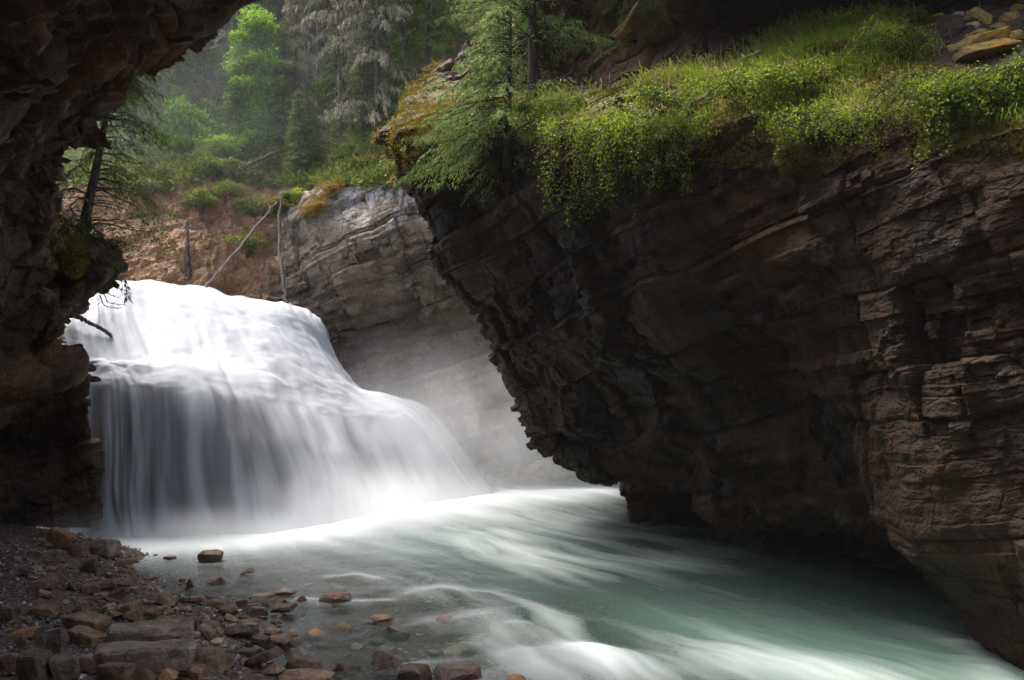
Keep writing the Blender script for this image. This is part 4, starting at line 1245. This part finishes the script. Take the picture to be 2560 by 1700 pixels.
def rock_mesh(seed, dims, kind):
    rng = np.random.default_rng(seed)
    bm = bmesh.new()
    pts = []
    if kind == 'round':
        for q in rand_dirs(rng, 40):
            pts.append(q * .5 * rng.uniform(.9, 1.05))
    elif kind == 'wedge':
        for sx in (-1, 1):
            for sy in (-1, 1):
                pts.append(np.array([sx * .5, sy * .5, -.5]) * rng.uniform(.75, 1, 3))
        for sy in (-1, 1):
            pts.append(np.array([rng.uniform(-.2, .35), sy * rng.uniform(.1, .35), .5]))
        pts.append(np.array([-.35, 0, rng.uniform(-.1, .2)]))
    else:
        j = .62 if kind == 'slab' else .64 if kind == 'bed' else .55
        for sx in (-1, 1):
            for sy in (-1, 1):
                for sz in (-1, 1):
                    pts.append(np.array([sx, sy, sz]) * .5 * np.array([rng.uniform(j, 1), rng.uniform(j, 1), rng.uniform(.6, 1)]))
        for k in range(9 if kind != 'bed' else 3):
            q = rng.uniform(-.42, .42, 3)
            q[rng.integers(0, 3)] = rng.choice([-.5, .5])
            pts.append(q)
    for p in pts:
        bm.verts.new(Vector(p * np.array(dims)))
    r = bmesh.ops.convex_hull(bm, input=bm.verts)
    junk = [g for g in r['geom_interior'] + r['geom_unused'] if isinstance(g, bmesh.types.BMVert)]
    if junk:
        bmesh.ops.delete(bm, geom=list(set(junk)), context='VERTS')
    mn = min(dims)
    bmesh.ops.bevel(bm, geom=list(bm.edges), offset=mn * (.05 if kind != 'round' else .02), segments=1, affect='EDGES', profile=.6)
    cut = max(max(dims) / 7, .02)
    for _ in range(4):
        e = [x for x in bm.edges if x.calc_length() > cut * 1.7]
        if not e or len(bm.verts) > 2600: break
        bmesh.ops.subdivide_edges(bm, edges=e, cuts=1, use_grid_fill=True)
    bmesh.ops.triangulate(bm, faces=bm.faces)
    bm.verts.ensure_lookup_table()
    V = np.array([v.co for v in bm.verts])
    bm.normal_update()
    Nn = np.array([v.normal for v in bm.verts])
    ml = (dims[0] * dims[1] * dims[2]) ** (1 / 3)
    st_ = np.sin(V[:, 2] / (ml * .16) + 2.2 * fbm(V / ml * 1.2, 2, seed)) * (.018 if kind == 'bed' else .014 if kind != 'round' else .004)
    d = ml * ((.085 if kind in ('round', 'wedge') else .13 if kind == 'bed' else .06) * fbm(V / ml * 1.5 + seed, 4, seed, .6) + .035 * fbm(V / ml * 5 + seed, 3, seed + 1) + st_)
    V = V + Nn * d[:, None]
    T = np.array([[v.index for v in f.verts] for f in bm.faces])
    bm.free()
    return V, T

ROT_SEED = [1000]
def put_rock(px_, base_, w_, h_, kind, mat, label, name='stone', tilt=0.0, group='stones on the river bank', sink=.12, turn=None, loc=None, deep=.75, cat='stone'):
    ROT_SEED[0] += 1
    sd = ROT_SEED[0]
    rng = np.random.default_rng(sd)
    g = ground_at(px_, base_) if loc is None else Vector(loc)
    if loc is None and g.z < -.01:                    # stands in the water: put its water line where the photo has it
        y_ = H * F / (base_ - 950.0)
        g = Vector(P(px_, base_, y_))
        sink = .55 if 'washed' in label or 'awash' in label or 'under' in label else .4
    k = g.y / F
    W, Hh = w_ * k, h_ * k
    D = W * deep * rng.uniform(.85, 1.15)
    V, T = rock_mesh(sd, (W, D, Hh * (1 + sink)), kind)
    t = rng.uniform(-.35, .35) if turn is None else turn
    Rm = np.array((Matrix.Rotation(t, 3, 'Z') @ Matrix.Rotation(-tilt, 3, 'Y') @ Matrix.Rotation(rng.uniform(-.1, .1), 3, 'X')))
    if kind != 'bed':
        V[:, :2] *= (1 + .40 * (.5 - V[:, 2] / (V[:, 2].max() - V[:, 2].min())))[:, None]      # broad at the foot
    V = V @ Rm.T
    V = V * (W / (V[:, 0].max() - V[:, 0].min()))
    V[:, 2] -= V[:, 2].min()
    o = mesh_np(name, V, None, mat, False, {'tint': np.full(len(V), np.clip(rng.normal(.5, .14), .2, .85))}, None, T)
    o.location = (g.x, g.y + D * .35, g.z - Hh * sink)
    tag(o, label, cat, group)
    return o

br, gr, og, pa, dk, li = (M[k] for k in ('st_brown', 'st_grey', 'st_orange', 'st_pale', 'st_dark', 'st_lichen'))
BANK = [
 (251,1394,78,62,'block',gr,'wet grey boulder at the left foot of the waterfall',.15),
 (190,1392,66,54,'block',br,'brown block with dark face left of the wet grey boulder',.1),
 (222,1436,72,44,'wedge',dk,'black wet boulder just below the wet grey boulder',-.1),
 (138,1372,60,44,'slab',og,'broad ochre slab lying left of the brown block',-.35),
 (194,1336,46,32,'block',og,'ochre rock behind the brown block, close to the fall',.2),
 (142,1323,58,24,'slab',og,'flat ochre stone under the left cave wall',.1),
 (207,1286,76,26,'slab',og,'long flat orange stone against the cave wall beside the fall',-.1),
 (170,1358,32,26,'wedge',og,'small ochre wedge between the broad ochre slab and brown block',.3),
 (110,1340,34,18,'slab',br,'small brown slab at the left end of the ochre stones',-.2),
 (523,1400,62,22,'block',br,'brown squared stone standing alone in the water before the fall',.05),
 (309,1418,50,20,'slab',br,'low brown stone at the water edge right of black boulder',.1),
 (385,1394,22,10,'wedge',dk,'tiny dark stone in the shallows near the foam edge',0),
 (420,1396,34,9,'slab',dk,'flat dark stone awash beside the foam edge',0),
 (472,1466,26,28,'wedge',dk,'dark pointed stone standing upright in the shallows',.1),
 (536,1456,46,15,'wedge',dk,'dark flat-topped stone right of the pointed standing stone',-.1),
 (614,1434,38,11,'wedge',dk,'low dark stone farthest out in the grey shallows',.15),
 (455,1452,18,12,'round',og,'small orange stone beside the pointed standing stone',0),
 (98,1480,64,28,'slab',br,'tilted brown slab on the dark soil of left bank',.25),
 (120,1454,44,18,'wedge',br,'brown chip of rock above the tilted slab on left bank',-.2),
 (60,1441,36,13,'slab',dk,'dark flat stone alone on the soil at left',-.3),
 (174,1475,34,20,'wedge',br,'small brown wedge in the middle of left bank',.2),
 (218,1485,50,28,'block',br,'rough brown stone in the middle of the gravel bank',.1),
 (250,1474,62,18,'slab',br,'flat brown slab behind the rough stone on the gravel',.12),
 (309,1473,56,14,'slab',dk,'long dark stone at the edge of the wet gravel',-.05),
 (269,1447,20,13,'round',dk,'round dark pebble on the gravel below the black boulder',0),
 (291,1502,40,30,'wedge',dk,'dark chunk of rock on the pale pebbles',-.35),
 (247,1499,48,13,'slab',pa,'thin pale slab left of the dark chunk on the pebbles',.05),
 (405,1512,66,30,'wedge',br,'brown ridge-shaped stone at the water edge',-.15),
 (404,1530,40,14,'block',br,'small rough stone just below the ridge-shaped stone',.1),
 (196,1543,66,32,'wedge',og,'orange-topped slab on the bank above the layered ledge',.12),
 (272,1526,28,16,'block',pa,'small stone with white top near the yellow slab',.1),
 (309,1547,64,20,'slab',og,'long yellow slab tilted up to the right on the bank',.38),
 (338,1560,52,34,'wedge',br,'brown leaning chip right under the long yellow slab',-.5),
 (276,1555,48,28,'wedge',br,'brown chip left under the long yellow slab',.4),
 (378,1548,48,28,'block',br,'brown block right of the long yellow slab',.2),
 (418,1568,92,26,'slab',br,'wide brown slab resting above the right end of layered ledge',.04),
 (472,1572,54,28,'block',dk,'dark rough block at the end of the wide brown slab',.1),
 (434,1574,30,14,'block',pa,'small pale stone in front of the dark rough block',0),
 (461,1532,34,15,'round',pa,'rounded cream stone shining in the shallows',0),
 (541,1522,62,24,'block',br,'brown notched block half out of the shallows',-.1),
 (565,1542,50,20,'block',dk,'dark rough stone just below the notched block',-.15),
 (487,1507,44,14,'slab',br,'low brown stone left of the notched block',.15),
 (530,1497,28,7,'slab',dk,'thin black stone behind the notched block',0),
 (603,1513,32,18,'block',br,'rough stone in the middle of the shallow stone cluster',.1),
 (614,1570,56,23,'round',br,'smooth brown rounded stone in the shallows',0),
 (600,1552,32,13,'round',dk,'dark stone behind the smooth brown rounded stone',0),
 (590,1597,76,32,'round',dk,'large dark oval stone at the edge of the shallows',0),
 (523,1583,60,20,'slab',dk,'dark flat stone left of the large oval stone',-.1),
 (512,1602,46,20,'slab',pa,'pale slab leaning steeply against the dark flat stone',-.6),
 (541,1602,34,26,'slab',br,'brown slab leaning left of the large oval stone',-.7),
 (480,1600,38,16,'slab',pa,'pale chipped stone beside the end of layered ledge',.1),
 (616,1645,66,20,'block',dk,'dark rough bar-shaped stone on the wet gravel',.03),
 (520,1680,116,44,'wedge',br,'big brown slab sloping down right from the layered ledge',-.28),
 (489,1636,66,26,'slab',br,'brown slab behind the big sloping slab',-.4),
 (476,1695,84,24,'block',br,'squared brown block at the bottom edge below the sloping slab',0),
 (648,1680,96,32,'slab',br,'long striped slab tilted up right at the bottom edge',.42),
 (750,1686,108,46,'block',br,'big rough brown rock at water edge near the bottom',-.1),
 (672,1690,66,30,'wedge',pa,'yellowish chipped rock in front of the big rough rock',.1),
 (754,1712,140,30,'round',br,'broad low rock cut by the bottom edge under big rough rock',0),
 (649,1614,48,20,'slab',dk,'dark tilted slab in the shallows right of the large oval stone',-.15),
 (690,1604,64,11,'slab',pa,'flat pale stone awash behind the dark tilted slab',.1),
 (725,1618,38,15,'wedge',br,'small pinkish stone right of the dark tilted slab',.2),
 (677,1585,50,19,'round',br,'rounded tan stone like a loaf in the shallows',0),
 (688,1559,30,13,'round',br,'small rounded stone above the loaf-shaped stone',0),
 (706,1530,66,15,'slab',dk,'long dark stone farthest right in the stone cluster',.08),
 (642,1538,44,17,'block',dk,'dark knobbly stone left of the long dark stone',-.1),
 (631,1523,40,12,'block',dk,'low black stone above the dark knobbly stone',.05),
 (706,1512,34,16,'wedge',dk,'dark little peak of rock above the long dark stone',.2),
 (754,1501,30,14,'wedge',dk,'lone dark stone beside the white streak of water',-.2),
 (708,1486,52,13,'round',pa,'cream stone just breaking the water above the cluster',0),
 (652,1498,66,9,'slab',br,'long low stone behind the shallow stone cluster',.05),
 (836,1502,80,20,'round',br,'tan rounded boulder washed over by the white streak',0),
 (963,1658,88,36,'wedge',dk,'dark wedge-shaped rock out in the stream near the bottom',.2),
 (1031,1705,92,48,'block',dk,'dark cube-like rock cut by the bottom edge',0),
 (1145,1697,128,30,'slab',dk,'long flat dark rock at the bottom edge in the current',-.04),
 (847,1674,42,17,'wedge',dk,'small dark stone left of a pale submerged slab',.1),
 (952,1550,58,12,'round',br,'brown stone awash in the middle of the stream',0),
 (1116,1556,58,14,'round',br,'tan stone awash below the middle rapid',0),
 (1290,1712,60,22,'round',og,'orange stone under the foam at the bottom edge',0),
]
LEDGE = [
 (362,1618,222,50,'bed',gr,'long grey slab forming the top of the layered ledge',-.02,.42),
 (350,1692,236,72,'bed',gr,'thick grey slab under the long top slab of the ledge',-.03,.38),
 (134,1642,56,80,'bed',gr,'upright grey squared block standing in the ledge',.02,.6),
 (95,1642,30,74,'bed',gr,'narrow upright grey block left of the squared block',.04,.8),
 (18,1555,46,44,'bed',gr,'grey block at the left picture edge on the ledge',0,.8),
 (102,1545,76,26,'slab',br,'brown capstone on the ledge left of the orange-topped slab',-.06,.7),
 (206,1584,112,40,'bed',br,'brown layered rock between upright block and long grey slab',-.08,.6),
 (206,1618,108,30,'bed',br,'lower brown bed under the layered rock of the ledge',-.08,.6),
 (75,1708,86,78,'bed',gr,'large grey block at the bottom left below the narrow block',-.05,.7),
 (152,1708,74,66,'bed',gr,'angular grey block right of the large bottom block',.1,.7),
 (212,1684,66,42,'block',br,'small brown block under the lower brown bed',.05,.7),
 (282,1710,108,52,'block',br,'rough dark brown rock at bottom edge below thick slab',0,.6),
 (352,1706,64,34,'wedge',br,'pointed brown rock at bottom edge near the thick slab end',.1,.7),
 (410,1708,56,28,'wedge',og,'ochre chip at bottom edge right of the pointed brown rock',.2,.7),
 (47,1636,28,42,'block',br,'small upright brown block left of the narrow grey block',0,.8),
 (12,1684,56,58,'block',br,'dark brown rock in the bottom left corner',.05,.8),
 (55,1604,64,24,'slab',og,'rusty flat stone tucked left of the upright blocks',.1,.7),
]
for (a, b, c, d, k, m_, lab, tl) in BANK:
    put_rock(a, b, c, d, k, m_, lab, tilt=tl)
for (a, b, c, d, k, m_, lab, tl, dp) in LEDGE:
    put_rock(a, b, c, d, k, m_, lab, 'ledge_block', tl, 'blocks of the layered ledge in the foreground', .05, turn=None, deep=dp, cat='rock')
# the two stones that sit where the fall meets the left bank
put_rock(222,930,30,28,'round',dk,'round reddish stone perched beside the left end of the ledge fall', loc=P(222,930,12.2), sink=0, group=None)
put_rock(230,952,36,20,'block',dk,'dark rough stone right under the round reddish stone', loc=P(228,956,12.2), sink=0, group=None)

# boulder pile at the top right
PILE = [
 (2455,62,62,38,'slab','lichen-yellow boulder with white top edge in the pile',-.5),
 (2532,48,62,40,'block','brightest orange boulder at the top right of the pile',.3),
 (2440,70,40,32,'block','dark undercut stone below the white-edged boulder',.2),
 (2458,92,50,32,'round','grey-green round stone in the middle of the pile',0),
 (2505,84,56,32,'round','large smooth olive boulder in the pile',.2),
 (2545,92,36,32,'block','yellow-brown boulder at right edge of the pile',.2),
 (2462,118,150,34,'slab','upper long yellow slab below the round boulders',.25),
 (2540,104,66,30,'slab','yellow slab end at the right edge above the long slabs',.3),
 (2475,150,176,34,'slab','lower long yellow slab, the lowest of the pile',.25),
 (2400,128,66,30,'slab','grey-green slab left of the upper long yellow slab',.15),
 (2398,74,28,11,'slab','thin grey stone on the bare soil left of the pile',0),
 (2425,92,36,12,'slab','flat brown stone under the grey-green round stone',.05),
 (2398,38,26,13,'slab','white chip of stone at the back left of the pile',0),
 (2421,40,18,20,'wedge','upright white stone beside the white-edged boulder',.2),
 (2345,35,40,12,'slab','small rusty slab at the foot of the dark back wall',.15),
 (2548,24,40,22,'block','grey boulder behind the brightest orange boulder',.1),
]
for (a, b, c, d, k, lab, tl) in PILE:
    q, _ = on_cliff(a, b, 9.0, 11.2)
    put_rock(a, b, c, d, k, pa if 'white' in lab and 'lichen' not in lab else li, lab, 'boulder', tl, 'boulder pile at top right', .25, loc=tuple(q), cat='boulder')

# small loose stones and pebbles between them
rng = np.random.default_rng(9)
sm = []
for k in range(10):
    V, T = rock_mesh(700 + k, (.10, .085, .05), ('slab', 'block', 'wedge', 'round')[k % 4])
    sm.append((V, T))
def scatter(n, xr, yr, mats, size, label, group):
    proto = {}
    done = 0
    while done < n:
        a, b = rng.uniform(*xr), rng.uniform(*yr)
        g = ground_at(a, b)
        k, mi_ = int(rng.integers(0, 10)), int(rng.integers(0, len(mats)))
        if (k, mi_) not in proto:
            V, T = sm[k]
            o = mesh_np('small_stone', V, None, mats[mi_], False, {'tint': np.full(len(V), .3 + .05 * k)}, None, T)
            proto[(k, mi_)] = o
        else:
            o = proto[(k, mi_)].copy()
            COL.objects.link(o)
        s = size * rng.uniform(.5, 1.5)
        o.scale = (s, s, s * rng.uniform(.7, 1.2))
        o.location = (g.x, g.y, g.z + .008 * s)
        o.rotation_euler = (rng.normal() * .25, rng.normal() * .25, rng.uniform(0, 6.28))
        tag(o, label, 'stone', group)
        done += 1
scatter(75, (30, 430), (1400, 1560), (br, gr, br, pa, og), .85, 'small loose stone scattered on the gravel bank', 'small stones on the gravel')
scatter(60, (400, 760), (1480, 1660), (br, dk, dk, pa), .9, 'small stone lying in the clear shallows', 'small stones in the shallows')
scatter(45, (90, 330), (1300, 1430), (br, og, og, dk), .9, 'small rubble stone near the left foot of the fall', 'rubble at the left foot of the fall')
scatter(30, (420, 900), (1600, 1695), (br, pa, og), 1.0, 'small stone between the larger rocks at the bottom edge', 'small stones by the bottom edge')
scatter(34, (700, 1300), (1440, 1690), (pa, og, pa, gr), 1.7, 'pale rounded stone lying under the running water', 'submerged stones in the stream')
# fine pebbles: nobody could count them
n = 9000
a, b = rng.uniform(0, 620, n), rng.uniform(1290, 1700, n)
lo = []
for k in range(n):
    y = None
    lo.append((a[k], b[k]))
yy = H * F / (np.array([q[1] for q in lo]) - 950.0) * .86
X = (a - 1280) / F * yy * 1.0
c = np.stack([X, yy, zbed(X, yy) + .012], -1)
keep = fbm(c * 1.3, 3, 777) > -.12
c = c[keep]; n = len(c)
ico = np.array([[0,0,1],[1,0,0],[0,1,0],[-1,0,0],[0,-1,0],[0,0,-1]], float)
icf = np.array([[0,1,2],[0,2,3],[0,3,4],[0,4,1],[5,2,1],[5,3,2],[5,4,3],[5,1,4]])
s = rng.uniform(.006, .022, (n, 1, 1)) * np.array([1, 1, .6])
V = c[:, None, :] + (ico[None] * s) * rng.uniform(.6, 1.3, (n, 6, 1))
T = (icf[None] + np.arange(n)[:, None, None] * 6).reshape(-1, 3)
m = NT('pebbles')
cc = m.ramp(m.attr('tint'), [(0.0, (.03, .024, .02)), (.55, (.12, .088, .068)), (.85, (.20, .15, .12)), (1.0, (.55, .50, .46))])
M['pebble'] = m.done(m.bsdf(cc, .6, None, .4))
tag(mesh_np('gravel', V, None, M['pebble'], False, {'tint': np.repeat(rng.random(n), 6)}, None, T), 'fine grey and brown gravel covering the bank between the stones', 'gravel', kind='stuff')

# ---------------------------------------------------------------- air and spray
def vol_mat(name, dens, col, aniso=0.2, soft=False):
    m = NT(name)
    v = m.n('ShaderNodeVolumePrincipled')
    v.inputs['Color'].default_value = (*col, 1)
    v.inputs['Anisotropy'].default_value = aniso
    v.inputs['Density'].default_value = dens
    if soft:
        g = m.n('ShaderNodeTexCoord').outputs['Object']
        gr_ = m.n('ShaderNodeTexGradient', gradient_type='SPHERICAL')
        m.l(g, gr_.inputs['Vector'])
        f = m.math('MULTIPLY', gr_.outputs['Fac'], gr_.outputs['Fac'])
        n = m.noise(m.pos((1, 1, 1)), 0.9, 3, .6)
        f = m.math('MULTIPLY', f, m.ramp(n, [(.3, .15), (.7, 1.9)]))
        m.l(m.math('MULTIPLY', f, dens), v.inputs['Density'])
    m.l(v.outputs[0], m.out.inputs['Volume'])
    return m.m
def ellipsoid(name, loc, r, mat):
    i, j = np.meshgrid(np.linspace(0, np.pi, 20), np.linspace(0, 2 * np.pi, 33), indexing='ij')
    s = np.stack([np.sin(i) * np.cos(j), np.sin(i) * np.sin(j), np.cos(i)], -1)
    bm = bmesh.new()
    bmesh.ops.create_icosphere(bm, subdivisions=4, radius=1.0)
    me = bpy.data.meshes.new(name)
    bm.to_mesh(me); bm.free()
    o = bpy.data.objects.new(name, me)
    COL.objects.link(o)
    me.materials.append(mat)
    o.location = loc
    o.scale = r
    return o
vm = vol_mat('spray', 0.42, (.93, .95, 1.0), .1, True)
tag(ellipsoid('mist', P(1180,1110,17.0), (4.6, 2.8, 2.7), vm), 'white spray drifting at the right foot of the waterfall', 'mist', kind='stuff')
tag(ellipsoid('mist', P(800,1290,13.6), (4.8, 2.0, 1.0), vol_mat('foot_spray', 1.4, (.93, .95, 1.0), .1, True)), 'low white spray along the foot of the waterfall curtain', 'mist', kind='stuff')
tag(ellipsoid('mist', P(430,1338,12.25), (2.5, 1.0, .50), vol_mat('splash', 4.0, (.95, .97, 1.0), .1, True)), 'thin splash of spray where the left curtain meets the pool', 'mist', kind='stuff')
tag(ellipsoid('mist', P(520,420,23.5), (10, 6, 7), vol_mat('slope_haze', .045, (.95, .97, 1.0), .0, True)), 'thin veil of mist hanging before the forest slope', 'mist', kind='stuff')
bm = bmesh.new()
bmesh.ops.create_cube(bm, size=1.0)
me = bpy.data.meshes.new('haze'); bm.to_mesh(me); bm.free()
hz = bpy.data.objects.new('haze', me); COL.objects.link(hz)
hz.scale = (110, 90, 64); hz.location = (0, 22, 29)
me.materials.append(vol_mat('haze_air', HAZE, (.95, .97, 1.0), .0))
tag(hz, 'thin pale haze filling the canyon air', 'haze', kind='stuff')
